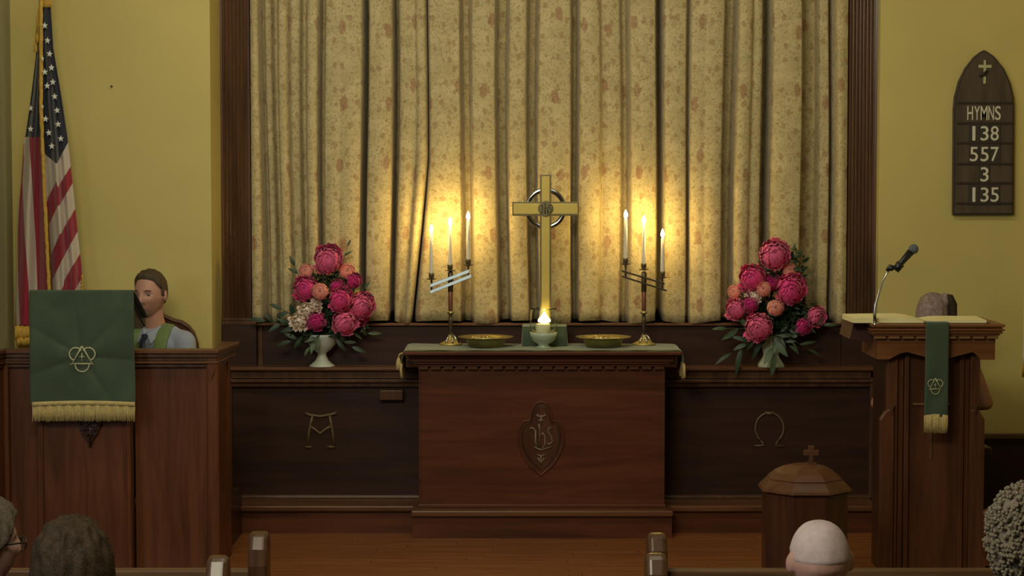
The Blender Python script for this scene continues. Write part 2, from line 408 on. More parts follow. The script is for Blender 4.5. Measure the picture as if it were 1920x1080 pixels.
# ================================================================== STRUCTURE
YW, YWR, YP, YC = 12.10, 12.43, 12.51, 12.51
YU = 12.525
XL, XR = Xp(417, YP), Xp(1640, YP)
CF, NF, CEIL = -0.17, -0.62, 4.6            # chancel floor, nave floor, ceiling
XLW, XRW = Xp(28, YW), 3.42
mb = MB().box(-5, 5, -3, 10.42, NF-.1, NF); struct('floor', mb, wood('nave_floor_wood', (.05,.025,.012), (.09,.045,.02), 'Y', 4))
fl = struct('floor', MB().box(XLW, XRW, 10.42, 12.9, NF-.05, CF-.012), M['dark'])
# boards of the chancel floor, one object each
pm = {}
rr = random.Random(3)
yy = 10.42; bw = .083
while yy < 12.12:
    x = XLW + .02 - rr.random()*.8
    while x < XRW:
        L_ = rr.choice([1.1, 1.5, 1.9]); x0 = max(x, XLW+.01); x1 = min(x+L_, XRW-.01)
        if x1-x0 > .05:
            key = round(x1-x0, 2)
            if key not in pm:
                b = MB().box(0, key-.003, 0, bw-.003, -.012, 0); pm[key] = b.mesh('plank'); pm[key].materials.append(M['floor'])
            o = bpy.data.objects.new('plank', pm[key]); COL.objects.link(o); o.parent = fl; o.location = (x0, yy, CF+rr.uniform(-.0006, .0006))
        x += L_
    yy += bw
# platform under the altar
mb = MB().box(XLW, 2.2, 12.12, 13.4, CF-.01, -.036).box(Xp(772, 11.9), Xp(1262, 11.9), 11.94, 12.13, CF-.01, -.036)
struct('trim_1', mb, M['altar'])
mb = MB().box(XLW, 2.2, 12.09, 12.46, -.036, 0).box(Xp(770, 11.9), Xp(1264, 11.9), 11.91, 12.10, -.036, 0)
struct('trim_2', mb, M['trimwood'], bevel=.008)
mb = MB().box(2.2, XRW, 11.2, 12.7, CF, -.002); struct('trim_3', mb, M['dark'])      # raised floor at the right
# walls
struct('wall_back', MB().box(XLW-.3, XL, YW, YP+.6, NF, CEIL).box(XL, XR, YP-.02, YP+.5, Zr(-140, YP), CEIL), M['wall'])
struct('wall_back', MB().box(XR, XRW+.3, YWR, YP+.6, NF, CEIL), M['wall'])
struct('wall_back', MB().box(XL, XR, 13.3, 13.4, -.1, CEIL), M['dark'])
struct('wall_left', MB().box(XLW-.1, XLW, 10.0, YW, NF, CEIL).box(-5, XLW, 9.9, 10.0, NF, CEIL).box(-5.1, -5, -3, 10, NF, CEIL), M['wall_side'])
struct('wall_right', MB().box(XRW, XRW+.1, 10.0, YWR, NF, CEIL).box(XRW, 5, 9.9, 10.0, NF, CEIL).box(5, 5.1, -3, 10, NF, CEIL), M['wall'])
struct('wall_front', MB().box(-5, 5, -3.1, -3, NF, CEIL), M['wall'])
struct('ceiling', MB().box(-5, 5, -3, 13.4, CEIL, CEIL+.1), M['ceiling'])
# wainscot of the right wall
zc = Zr(812, YWR)
wsr = struct('baseboard_right', MB().box(XR+.02, XRW-.002, YWR-.03, YWR+.01, CF, zc-.02), M['panel'])
part('cap_rail', MB().box(XR, XRW-.002, YWR-.06, YWR-.001, zc-.03, zc), M['pilaster'], wsr, bevel=.004)
# small nail on the left wall
p = at(210, 162, YW)
single('nail', MB().tube([(p.x, YW-.018, p.z), (p.x, YW+.004, p.z)], [.006, .003], 8), M['bronze'], 'tiny dark nail in the bare yellow wall right of the draped flag', 'nail', (p.x, YW, p.z))
# ---- fluted pilasters framing the curtains
for side, (pa, pb) in enumerate(((417, 472), (1587, 1640))):
    x0, x1 = Xp(pa, YP), Xp(pb, YP); zb, zt = Zr(603, YP), 3.95
    if side == 0: z_pl0 = Zr(690, YP)
    zz = Zr(603, YP)
    # plan outline with seven flutes
    pts = [(x0, YP+.12), (x0, YP)]
    e = .012; nfl = 7; pw = (x1-x0-2*e)/nfl
    for k in range(nfl):
        a = x0+e+k*pw
        pts.append((a, YP))
        for j in range(1, 8):
            t = j/8; pts.append((a+pw*(.1+.8*t), YP+math.sin(PI*t)*pw*.42))
    pts += [(x1, YP), (x1, YP+.12)]
    pl = struct('trim_4', MB(), M['pilaster']) if False else None
    m_ = MB(); n = len(pts)
    m_.add([(x, y, zz) for x, y in pts]+[(x, y, zt) for x, y in pts], [(i, i+1, i+1+n, i+n) for i in range(n-1)])
    pl = struct('trim_%d' % (4+side), m_, M['pilaster'])
    wx0, wx1 = (x0, x1+.035) if side == 0 else (x0-.035, x1)
    part('base_block', MB().box(wx0, wx1, YP-.03, YP+.12, Zr(690, YP)-.05, zz-.015), M['panel'], pl, bevel=.004)
    part('base_moulding', MB().box(wx0, wx1, YP-.035, YP+.12, zz-.02, zz+.004).box(wx0+.004, wx1-.004, YP-.02, YP+.12, zz+.004, zz+.022), M['pilaster'], pl, bevel=.004)

# ---- carved reredos ledge and panels behind the altar
YL = 12.38
zl = Zr(689, YL-.03)
xa, xb = Xp(424, YL), Xp(1641, YL)
rt = struct('trim_6', MB().box(xa, xb, YL+.045, YU, 0, zl-.02), M['panel'])
part('ledge_board', MB().box(xa, xb, YL-.03, YU, zl-.022, zl), M['trimwood'], rt, bevel=.006)
part('upper_panel', MB().box(xa, xb, YU, YU+.04, zl, Zr(612, YU)), M['panel'], rt)
part('curtain_rail', MB().box(Xp(481, YU), Xp(1577, YU), YU-.025, YU+.05, Zr(611, YU-.02), Zr(606, YU-.02)), M['trimwood'], rt, bevel=.004)
part('ledge_moulding', MB().box(xa, xb, YL+.0, YL+.05, Zr(710, YL), zl-.022).box(xa, xb, YL-.015, YL+.05, Zr(717, YL), Zr(711, YL)).box(xa, xb, YL+.01, YL+.05, Zr(726, YL), Zr(717, YL)), M['pilaster'], rt, bevel=.004)
part('stile', MB().box(xa, Xp(434, YL), YL, YL+.05, 0, zl-.022), M['pilaster'], rt, bevel=.004)
part('stile', MB().box(Xp(1632, YL), xb, YL, YL+.05, 0, zl-.022), M['pilaster'], rt, bevel=.004)
part('base_rail', MB().box(xa, xb, YL, YL+.05, 0, Zr(929, YL)).box(xa, xb, YL-.01, YL+.05, 0, .012), M['pilaster'], rt, bevel=.004)
part('inner_stile', MB().box(Xp(485, YU), Xp(493, YU), YU-.01, YU+.01, zl, Zr(612, YU)), M['pilaster'], rt, bevel=.003)
# gilt Alpha and Omega
def stroke(mb, pts, Y, r, n=8, flat=.6):
    P = [at(a, b, Y) for a, b in pts]; mb.tube(P, r, n, flat)
Yp = YL+.038
a = MB()
for pts in ([(572,774),(580,778),(600,781),(622,777),(631,774)], [(586,780),(582,795),(579,812),(577,836)], [(618,780),(621,795),(624,812),(626,836)],
            [(581,799),(590,805),(600,813),(610,805),(621,799)]): stroke(a, pts, Yp, .0085)
for pts in ([(572,838),(584,838)], [(613,838),(628,838)]): stroke(a, pts, Yp, .008)
part('alpha_letter', a, M['giltwood'], rt, 'dull gilt Alpha letter')
a = MB()
arc = [(1443+26.5*math.cos(t), 803-29*math.sin(t)) for t in np.linspace(math.radians(-52), math.radians(232), 26)]
stroke(a, arc, Yp, .006); stroke(a, [(1459,826),(1454,835),(1470,836)], Yp, .006); stroke(a, [(1427,826),(1432,835),(1415,836)], Yp, .006)
stroke(a, [(1434,773),(1443,776),(1452,773)], Yp, .008)
part('omega_letter', a, M['giltwood'], rt, 'dull gilt Omega letter')
p = at(735, 740, YL)
part('panel_block', MB().box(Xp(712, YL), Xp(756, YL), YL-.02, YL+.05, Zr(750, YL), Zr(731, YL)), M['pilaster'], rt, bevel=.006)  # small raised block on the lower panelling, left of the altar

# ================================================================== CURTAINS
strips = [(473,491,0),(491,497,1),(497,512,.6),(512,524,.95),(524,545,0),(545,565,.5),(565,577,.9),(577,600,0),(600,609,1),(609,682,0),(682,689,2),
 (689,737,0),(737,746,1.7),(746,780,.15),(780,801,0),(801,804,1),(804,866,0),(866,885,.95),(885,932,0),(932,954,1.15),(954,989,0),(989,1008,1.1),
 (1008,1070,0),(1070,1083,1),(1083,1124,0),(1124,1165,.45),(1165,1178,1),(1178,1233,0),(1233,1243,1.9),(1243,1289,.05),(1289,1294,.9),(1294,1359,0),
 (1359,1379,1.15),(1379,1408,0),(1408,1430,.3),(1430,1444,1.8),(1444,1503,0),(1503,1536,1.2),(1536,1558,.55),(1558,1564,1.5),(1564,1586,0)]
def curtain_curve(pa, pb):
    xs = np.arange(pa, pb+.01, 1.5); d = np.zeros_like(xs); bul = np.zeros_like(xs)
    for s0, s1, lv in strips:
        k = (xs >= s0) & (xs < s1+.01); d[k] = lv
        if lv < .5:
            wd = s1-s0; n = max(1, round(wd/42)); t = (xs[k]-s0)/wd
            bul[k] = -.016*np.abs(np.sin(PI*t))**.7 - .006*np.abs(np.sin(PI*t*n+.4))
    ker = np.exp(-np.linspace(-3, 3, 7)**2/3.2); ker /= ker.sum()
    dp = np.convolve(np.pad(d, 3, 'edge'), ker, 'valid')
    return xs, dp*.165 + bul
zbot, ztop = Zr(604, YC-.02), 3.95
nz_ = 46
for idx, (pa, pb, lab) in enumerate(((472, 803, 'beige floral curtain panel at the left, beside the fluted left pilaster'), (801, 1238, 'wide beige floral curtain panel in the middle, directly behind the brass cross'), (1236, 1588, 'beige floral curtain panel at the right, beside the fluted right pilaster'))):
    xs, dp = curtain_curve(pa, pb)
    X0 = (xs-960)*YC/F_PX
    arc = np.concatenate([[0], np.cumsum(np.hypot(np.diff(X0), np.diff(dp)))]) + idx*1.37
    P = []; uvs = []
    for k in range(nz_):
        t = k/(nz_-1); z = ztop + (zbot-ztop)*t
        row = 330+(1.98-z)*3800/YC; q = (row-170)/430      # 0 near the photo's top, 1 at the hem
        q = max(-1, min(1, q))
        amp = 1+.18*q
        shift = 4.5*q*np.sin(X0*3.1+.7)*(1 if q > 0 else .4) + 2.2*np.sin(z*2.1+X0*5)
        edge = np.clip(np.minimum(xs-472, 1588-xs)/25., 0, 1); shift = shift*edge
        if idx == 0: shift = shift - (27*max(0, q-.3)/.7)*np.clip((xs-742)/61., 0, 1)
        if idx == 1: shift = shift - (24*max(0, q-.3)/.7)*np.clip((840-xs)/39., 0, 1)
        if idx >= 1: shift = shift + 5*q*np.exp(-((xs-1437)/16.)**2)
        hem = .010*np.sin(X0*14+idx)*q if q > .9 else 0
        yoff = 0.004*(idx == 1)
        wr = .004*np.sin(z*17+X0*9)*max(0, q)
        P.append([(float(X0[i]+shift[i]*YC/F_PX), float(YC+yoff+dp[i]*amp+(wr[i] if q > 0 else 0)), float(z+(hem[i] if q > .9 else 0))) for i in range(len(xs))])
    mbc = MB().grid(P)
    base = ((xs[0]+xs[-1])/2-960)*YC/F_PX
    loc = (base, YC, zbot)
    me = mbc.mesh('curtain_panel', loc)
    uvl = me.uv_layers.new(name='UVMap'); n = len(xs)
    for poly in me.polygons:
        for li in poly.loop_indices:
            vi = me.loops[li].vertex_index; uvl.data[li].uv = (float(arc[vi % n]), P[vi//n][0][2] if False else float(mbc.v[vi][2]))
    o = link('curtain_panel', me, M['curtain'], None, lab, None, loc); tag(o, None, 'curtain', 'floral curtains behind the altar'); mods(o, solid=.003)
    ROOT[o.name] = Vector(loc)
struct('trim_7', MB().box(XL, XR, YC-.06, YC+.13, 3.93, 4.0), M['dark'])

# ================================================================== ALTAR TABLE
YA = 12.03
al = thing('altar_table', 'broad reddish-brown wooden altar table with dentil cornice and carved medallion', 'altar', (Xp(1016, YA), YA+.2, 0))
part('front_panel', MB().box(Xp(787, YA), Xp(1245, YA), YA, YA+.03, .0, Zr(690, YA)), M['altar'], al)
part('side_panel', MB().box(Xp(785, YA), Xp(789, YA), YA-.004, 12.34, .0, Zr(690, YA)), M['altar'], al, bevel=.003)
part('side_panel', MB().box(Xp(1243, YA), Xp(1247, YA), YA-.004, 12.34, .0, Zr(690, YA)), M['altar'], al, bevel=.003)
part('back_panel', MB().box(Xp(789, YA), Xp(1243, YA), 12.32, 12.34, .0, Zr(690, YA)), M['dark'], al)
YT = 11.90
xa, xb = Xp(787, YA), Xp(1245, YA)
ztp = Zr(659, YT)
cor = MB()
def cornice(mb, x0, x1, y0, y1, lv):
    for za, zb_, out in lv: mb.box(x0-out, x1+out, y0-out, y1, za, zb_)
z = lambda r: Zr(r, YT)
cornice(cor, xa, xb, YA, 12.345, [(z(691), z(686), .016), (z(686), z(681), .035), (z(681), z(674), .052), (z(674), z(671), .062), (z(671), z(666), .072)])
part('cornice', cor, M['altar'], al, bevel=.003)
part('top_board', MB().box(Xp(757, YT), Xp(1278, YT), YT-.01, 12.375, z(666), ztp), M['altar'], al, bevel=.005)
nd = 20; dx = (xb-xa+.02)/nd
dm = None
for k in range(nd):
    x = xa-.01+k*dx
    if dm is None:
        d_ = MB().box(x+.004, x+dx-.014, YA-.030, YA, z(696), z(690.5)); dm = part('dentil', d_, M['trimwood'], al); d0 = x
    else:
        o = dm.copy(); COL.objects.link(o); o.parent = al; o.location = (x-d0, 0, 0)
part('base_moulding', MB().box(xa-.012, xb+.012, YA-.018, YA, 0, .022), M['altar'], al, bevel=.004)
# medallion
hp = [(0,753),(10,757),(17,768),(20,782),(22,790),(30,789),(38,797),(43,815),(41,835),(32,857),(18,876)]
out = [(1014.5+a, b) for a, b in hp]+[(1014.5, 891)]+[(1014.5-a, b) for a, b in hp[1:][::-1]]
def prism_px_(pts, Y, th):
    m_ = MB(); P_ = [at(a, b, Y) for a, b in pts]; m_.prism_xz([(p.x, p.z) for p in P_], Y-th, Y); return m_
md = part('medallion', MB().tube([at(a, b, YA-.004) for a, b in out], .007, 8, .7, closed=True), M['altar'], al)
part('backing', prism_px_(out, YA-.0005, .002), M['font'], md)
inn = [(1014.5+(a-1014.5)*.84, 820+(b-820)*.86) for a, b in out]
part('inner_border', MB().tube([at(a, b, YA-.003) for a, b in inn], .004, 6, .7, closed=True), M['dark'], md)
def prism_px(mb, pts, Y, th):
    P = [at(a, b, Y) for a, b in pts]; mb.prism_xz([(p.x, p.z) for p in P], Y-th, Y); return mb
ih = MB()
for s_ in ([(993,805),(997,802),(1002,804),(1003,812)], [(1004,806),(1004,830),(1008,838)], [(1010,795),(1012,804),(1012,838)], [(1012,818),(1018,812),(1022,818),(1022,834),(1016,842)],
           [(1035,804),(1030,802),(1027,808),(1034,820),(1036,828),(1030,834),(1026,831)], [(1002,838),(1014,844),(1034,838)]): stroke(ih, s_, YA-.006, .0062, 7)
part('monogram', ih, M['carve'], md, 'carved IHS monogram', kind='stuff')
for grp in (([(1006,777),(1010,781),(1014.5,780),(1019,781),(1023,777)], [(1014.5,780),(1014.5,794)], [(1009,788),(1020,788)]), ([(1007,852),(1014.5,856),(1022,852)], [(1014.5,853),(1014.5,871)], [(1008,858),(1014.5,868),(1021,858)])):
    sc = MB()
    for s_ in grp: stroke(sc, s_, YA-.006, .0060, 7)
    part('scroll_carving', sc, M['carve'], md)

# green table cloth with ends hanging over the sides
tc = thing('altar_cloth', 'green cloth runner lying across the altar top with gold-fringed ends', 'cloth', (Xp(1016, YT), 12.2, ztp))
P = []
xe0, xe1 = Xp(756, YT), Xp(1279, YT)
path = [(xe0-.012, ztp-.075), (xe0-.006, ztp-.03), (xe0+.004, ztp+.002), (xe0+.03, ztp+.005)] + [(xe0+.03+(xe1-xe0-.06)*t, ztp+.005) for t in np.linspace(.05, .95, 30)] + [(xe1-.03, ztp+.005), (xe1-.004, ztp+.002), (xe1+.006, ztp-.03), (xe1+.012, ztp-.075)]
for i, (x, zz) in enumerate(path):
    P.append([(x, YT+.012+(12.37-YT)*j/10, zz+.0015*math.sin(i*1.3+j)) for j in range(11)])
part('cloth', MB().grid(P), M['green_l'], tc, solid=.004)
fr = MB()
for sgn, xe in ((-1, xe0-.012), (1, xe1+.012)):
    for j in range(26):
        y = YT+.02+.49*j/25; r_ = random.uniform(.9, 1.05)
        fr.tube([(xe, y, ztp-.072), (xe+sgn*.003, y+.002, ztp-.12*r_), (xe+sgn*random.uniform(-.004, .006), y, ztp-.165*r_)], [.007, .008, .009], 6)
part('fringe', fr, M['gold_cloth'], tc, kind='stuff')
ts = MB(); ts.lathe([(.004, 0), (.012, -.02), (.016, -.04), (.018, -.075)], (xe0-.035, YT+.14, ztp-.045), 12); ts.tube([(xe0-.012, YT+.14, ztp-.02), (xe0-.03, YT+.14, ztp-.03), (xe0-.035, YT+.14, ztp-.05)], .005, 8)
part('tassel', ts, M['gold_cloth'], tc, recalc=True)

# ================================================================== CANDELABRA
YK = 12.285; s = F_PX/YK
def candelabrum(cx, mir, lab):
    base = at(cx, 650, YK); zb = ztp+.008
    t = thing('candelabrum', lab, 'candelabrum', (base.x, YK, zb), 'three-armed candelabra on the altar')
    X = lambda px: Xp(px, YK); Z = lambda r: Zr(r, YK)
    x = base.x
    part('base', MB().lathe([(.070, 0), (.072, .006), (.060, .012), (.035, .024), (.018, .045), (.010, .065), (.009, .072)], (x, YK, zb), 32), M['brass_b'], t, recalc=True)
    for k in range(3):
        a = -PI/2+(k-1)*.75+.25
        part('foot', MB().tube([(x, YK, zb+.075), (x+.03*math.cos(a), YK+.03*math.sin(a), zb+.05), (x+.06*math.cos(a), YK+.06*math.sin(a), zb+.010)], [.004, .005, .006], 8), M['chrome'], t)
    zt = Z(506 if mir == 1 else 502)
    part('lower_stem', MB().lathe([(.008, 0), (.0125, .02), (.013, .08), (.0105, .13), (.0095, Z(590)-zb-.07)], (x, YK, zb+.068), 20), M['bronze'], t, recalc=True)
    part('knop', MB().lathe([(.009, -.012), (.016, -.008), (.022, -.002), (.022, .003), (.014, .008), (.012, .014)], (x, YK, Z(586)), 24), M['brass'], t, recalc=True)
    part('upper_stem', MB().lathe([(.0125, 0), (.0145, .01), (.0145, Z(545)-Z(582)), (.012, Z(543)-Z(582))], (x, YK, Z(582)), 20), M['redstem'], t, recalc=True)
    part('collar', MB().lathe([(.012, 0), (.0165, .004), (.0165, Z(512)-Z(548)), (.010, Z(509)-Z(548))], (x, YK, Z(548)), 20), M['bronze'], t, recalc=True)
    # two parallel slanted bars; left pair's window reflection put into colour and tilt
    xo = 38*12.2/3800
    if mir == 1: ends = [((806, 536), (880, 508)), ((806, 548), (884, 517))]
    else: ends = [((1246, 532), (1166, 508)), ((1250, 545), (1166, 518))]
    for (a, b) in ends:
        pa, pb = at(*a, YK-.018), at(*b, YK-.018); dz = .0105 if mir == 1 else .0058
        tl = .005 if mir == 1 else 0; v_ = [(q_.x, YK-.026+dy_+(tl if dz_ > 0 else 0), q_.z+dz_) for q_ in (pa, pb) for dy_, dz_ in ((0, -dz), (0, dz), (.010, dz), (.010, -dz))]
        part('bar', MB().add(v_, [(0, 1, 2, 3), (7, 6, 5, 4), (0, 4, 5, 1), (1, 5, 6, 2), (2, 6, 7, 3), (3, 7, 4, 0)]), M['silver'] if mir == 1 else M['bronze'], t, 'silver bar with a bright reflection in its colour' if mir == 1 else None, bevel=.002, recalc=True)
    tops = [(809, 524, 1), (844, 508, 0), (878, 498, 1)] if mir == 1 else [(1173, 496, 1), (1207, 506, 0), (1242, 521, 1)]
    cans = [(437, 512), (424, 497), (413, 486)] if mir == 1 else [(410, 484), (420, 494), (446, 509)]
    for (px, r0, arm), (rt_, rb) in zip(tops, cans):
        q = at(px, r0, YK)
        if arm: part('arm_post', MB().tube([(q.x, YK-.0, Z(r0+24)), (q.x, YK, Z(r0))], .006, 10), M['bronze'], t)
        part('drip_pan', MB().lathe([(.006, -.004), (.022, 0), (.031, .003), (.030, .006), (.010, .004)], (q.x, YK, Z(r0)), 24), M['bronze'], t, recalc=True)
        part('socket', MB().lathe([(.007, 0), (.013, .006), (.017, .014), (.016, .028), (.0185, .036), (.0125, .037)], (q.x, YK, Z(r0)+.002), 20), M['brass_d'], t, recalc=True)
        # candle stands in the socket: its own thing
        zb2 = Z(rb)-.012; h = Z(rt_)-zb2
        pos = {0: 'left', 1: 'middle', 2: 'right'}[tops.index((px, r0, arm))]
        lab2 = 'burning white taper, %s one on the %s candelabrum' % (pos, 'left' if mir == 1 else 'right')
        c = thing('taper_candle', lab2, 'candle', (q.x, YK, zb2), 'white tapers burning on the altar')
        part('candle', MB().lathe([(.0125, 0), (.0125, .02), (.0105, h*.6), (.009, h-.003), (.006, h)], (q.x, YK, zb2), 18), M['wax'], c, recalc=True)
        part('wick', MB().tube([(q.x, YK, zb2+h-.002), (q.x+.001, YK, zb2+h+.010)], .0012, 6), M['wick'], c)
        part('flame', MB().lathe([(.002, -.002), (.0085, .004), (.0115, .013), (.010, .024), (.0055, .036), (.001, .047)], (q.x, YK, zb2+h+.006), 14), M['flame'], c, recalc=True)
candelabrum(845, 1, 'left slanted three-arm candelabrum with parallel silver bars coloured for a bright reflection')
candelabrum(1207, -1, 'right slanted three-arm candelabrum with dark bronze parallel bars')

# ================================================================== CROSS, DRAPED BLOCK, HURRICANE CANDLE
bl = MB()
q0, q1 = Xp(979, 12.16), Xp(1064, 12.16); zt_b = Zr(612, 12.16)
P = []
outl = []
for k in range(64):
    t = k/64*4; sd = int(t); f = t-sd
    hx, hy = (q1-q0)/2, .11; cxx = (q0+q1)/2; cyy = 12.27
    c4 = [(cxx-hx, cyy-hy), (cxx+hx, cyy-hy), (cxx+hx, cyy+hy), (cxx-hx, cyy+hy)]
    a, b = c4[sd], c4[(sd+1) % 4]; outl.append((a[0]+(b[0]-a[0])*f, a[1]+(b[1]-a[1])*f))
for zi in range(9):
    t = zi/8; row = []
    for k, (x, y) in enumerate(outl+[outl[0]]):
        kk = k % 64; g = 1+.05*t*math.sin(kk*1.1)*.6-.03*(1-t)
        row.append((cxx+(x-cxx)*g, cyy+(y-cyy)*g, zt_b-(zt_b-ztp-.009)*t))
    P.append(row)
bl.grid(P); bl.add([(cxx+(x-cxx)*.97, cyy+(y-cyy)*.97, zt_b) for x, y in outl], [tuple(range(64))])
single('draped_block', bl, M['green'], 'block draped in dark green cloth behind the glass candle holder', 'stand', (cxx, cyy, ztp+.009))
YX = 12.24; zt_b2 = zt_b+.002
cr = thing('altar_cross', 'tall brass Latin cross with a ring, standing above the glass candle holder', 'cross', (Xp(1023, YX), YX, zt_b2))
X = lambda px: Xp(px, YX, 400); Z = lambda r: Zr(r, YX)
def crossplate(g, y0, y1):
    return MB().prism_xz([(X(1013)-g, zt_b2), (X(1013)-g, Z(404)-g), (X(961)-g, Z(404)-g), (X(961)-g, Z(379)+g), (X(1013)-g, Z(379)+g), (X(1013)-g, Z(328)+g), (X(1033)+g, Z(328)+g), (X(1033)+g, Z(379)+g), (X(1085)+g, Z(379)+g), (X(1085)+g, Z(404)-g), (X(1033)+g, Z(404)-g), (X(1033)+g, zt_b2)], y0, y1)
part('cross_plate', crossplate(.002, YX-.012, YX+.012), M['brass_d'], cr, 'dark edge of the cross', bevel=.002)
part('face_plate', crossplate(-.008, YX-.016, YX-.010), M['brass_b'], cr, bevel=.002)
part('ring', MB().tube([(X(1023)+ .112*math.cos(t), YX, Z(391)+.112*math.sin(t)) for t in np.linspace(0, 2*PI, 49)[:-1]], .015, 12, .7, closed=True), M['chrome'], cr, 'silvery ring')
qf = []
for k in range(48):
    t = 2*PI*k/48; r_ = .040*(1+.16*abs(math.cos(2*t))**.8); qf.append((X(1023)+r_*math.cos(t), Z(391)+r_*math.sin(t)*1.05))
bo = part('boss', MB().prism_xz(qf, YX-.024, YX-.014), M['brass_d'], cr, bevel=.003)
ih = MB()
for s_ in ([(1014,384),(1017,386),(1017,397),(1014,399)], [(1022,381),(1022,401)], [(1022,390),(1027,389),(1027,401)], [(1034,385),(1031,384),(1030,389),(1034,393),(1032,398),(1029,397)]): stroke(ih, s_, YX-.026, .0026, 6)
part('monogram', ih, M['bronze'], bo, 'IHS monogram')

YG = 12.06
gx, gz = Xp(1019, YG), ztp+.008
X = lambda px: Xp(px, YG); Z = lambda r: Zr(r, YG)
hg = thing('hurricane_glass', 'clear glass hurricane on a green-tinted glass foot, on the altar centre', 'candle holder', (gx, YG, gz))
hz = Z(578)-gz; H0 = Z(624)-gz
part('shade', MB().lathe([(.058, H0), (.080, H0+.03), (.084, H0+.07), (.080, hz-.02), (.076, hz-.006), (.079, hz), (.077, hz), (.073, hz-.008), (.077, hz-.022), (.081, H0+.07), (.077, H0+.03), (.055, H0+.004)], (gx, YG, gz), 40, loop=True), M['glass'], hg, recalc=True)
part('bowl', MB().lathe([(.045, 0), (.048, .006), (.030, .014), (.034, .022), (.064, .042), (.078, .070), (.082, H0+.004), (.076, H0+.004), (.072, .072), (.058, .050), (.026, .036), (.01, .034)], (gx, YG, gz), 40), M['pale_green'], hg, 'pale green footed bowl', recalc=True)
pc = thing('pillar_candle', 'short cream pillar candle glowing inside the hurricane glass', 'candle', (gx-.003, YG, gz+.037))
hc = Z(607)-gz-.037
part('candle', MB().lathe([(.025, 0), (.025, .02), (.042, .055), (.043, hc-.004), (.038, hc), (.012, hc-.004)], (gx-.003, YG, gz+.037), 30), M['pillarwax'], pc, recalc=True)
part('wick', MB().tube([(gx, YG, gz+.037+hc-.004), (gx+.002, YG, gz+.037+hc+.012)], .0015, 6), M['wick'], pc)
fz = gz+.037+hc
part('flame', MB().lathe([(.014, .004), (.036, .012), (.038, .022), (.028, .036), (.017, .048), (.008, .062), (.002, .072)], (gx+.004, YG, fz), 20, sx=1.0, sy=.5), M['flame2'], pc, recalc=True)

# ================================================================== OFFERING PLATES
for px, lab in ((911, 'brass offering plate left of the glass candle holder'), (1131, 'brass offering plate right of the glass candle holder')):
    Yq = 12.13; b = at(px, 652, Yq); zb = ztp+.008; hh = Zr(632, Yq)-zb
    t = thing('offering_plate', lab, 'plate', (b.x, Yq, zb), 'brass offering plates')
    part('dish', MB().lathe([(.100, 0), (.106, .008), (.118, hh*.75), (.124, hh-.006), (.166, hh), (.168, hh+.004), (.160, hh+.005), (.118, hh+.001), (.108, hh*.6), (.098, .012), (.01, .008)], (b.x, Yq, zb), 48), M['brass'], t, recalc=True)
    bm_ = MB(); rr = random.Random(px)
    for k in range(70):
        r_ = math.sqrt(rr.random())*.092; a = rr.random()*2*PI
        bm_.sphere((b.x+r_*math.cos(a), Yq+r_*math.sin(a), zb+hh-.010+rr.uniform(-.004, .008)), (rr.uniform(.008, .015), rr.uniform(.008, .015), .006), 7, 5)
    part('embossing', bm_, M['brass'], t, kind='stuff')

# ================================================================== FLOWERS
def petal(rho, w, tip, flare, ruffle, rnd, nu=5, nv=6):
    # petal follows a ball of radius rho from underneath up to the polar angle tip, optionally flaring out
    P = []
    for i in range(nv):
        t = i/(nv-1); ph = PI*.80+(tip-PI*.80)*t; r_ = rho*(1+flare*t**3)
        wd = w*math.sin(PI*min(.90, .16+.74*t))**.6; row = []
        for j in range(nu):
            q = (j/(nu-1)-.5)*2
            c = Vector((q*wd, math.sin(ph)*r_, math.cos(ph)*r_)); rr_ = r_*(1+ruffle*t*t*math.sin(q*6+rnd*6)+.05*q*q)
            c = c.normalized()*rr_
            c.z -= .12*q*q*t*t*rho
            row.append(tuple(c))
        P.append(row)
    return P
def bloom_mesh(name, kind, seed):
    rr = random.Random(seed); m = MB()
    if kind == 'peony': N, r0, r1, w0, w1, t0, t1, fl, ru, jit = 74, .34, .92, .20, .44, .10, 1.15, .22, .06, .28
    elif kind == 'ranunculus': N, r0, r1, w0, w1, t0, t1, fl, ru, jit = 60, .16, .92, .14, .50, .30, 1.05, .03, .0, .05
    else: N, r0, r1, w0, w1, t0, t1, fl, ru, jit = 34, .35, .85, .18, .36, .2, 1.35, .35, .12, .45
    for k in range(N):
        t = (k+.5)/N; a = k*2.39996+rr.uniform(-.2, .2)
        P = petal((r0+(r1-r0)*t**.8)*rr.uniform(.94, 1.06), (w0+(w1-w0)*t)*rr.uniform(.85, 1.1), max(.02, t0+(t1-t0)*t**1.3+rr.uniform(-jit, jit)*.6), fl*(.4+t), ru, rr.random())
        c, s_ = math.cos(a), math.sin(a)
        zs = .72 if kind != 'peony' else .82
        m.grid([[(x*c-y*s_, x*s_+y*c, zz*zs) for x, y, zz in row] for row in P])
    return m.mesh(name)
BL = {}
def bloom(kind, seed):
    if (kind, seed) not in BL: BL[(kind, seed)] = bloom_mesh('bloom', kind, seed)
    return BL[(kind, seed)]
MESHMAT = {}
def bloom_mat(kind, seed, mk):
    k = (kind, seed, mk)
    if k not in MESHMAT:
        me = bloom(kind, seed).copy(); me.materials.append(M[mk]); MESHMAT[k] = me
    return MESHMAT[k]
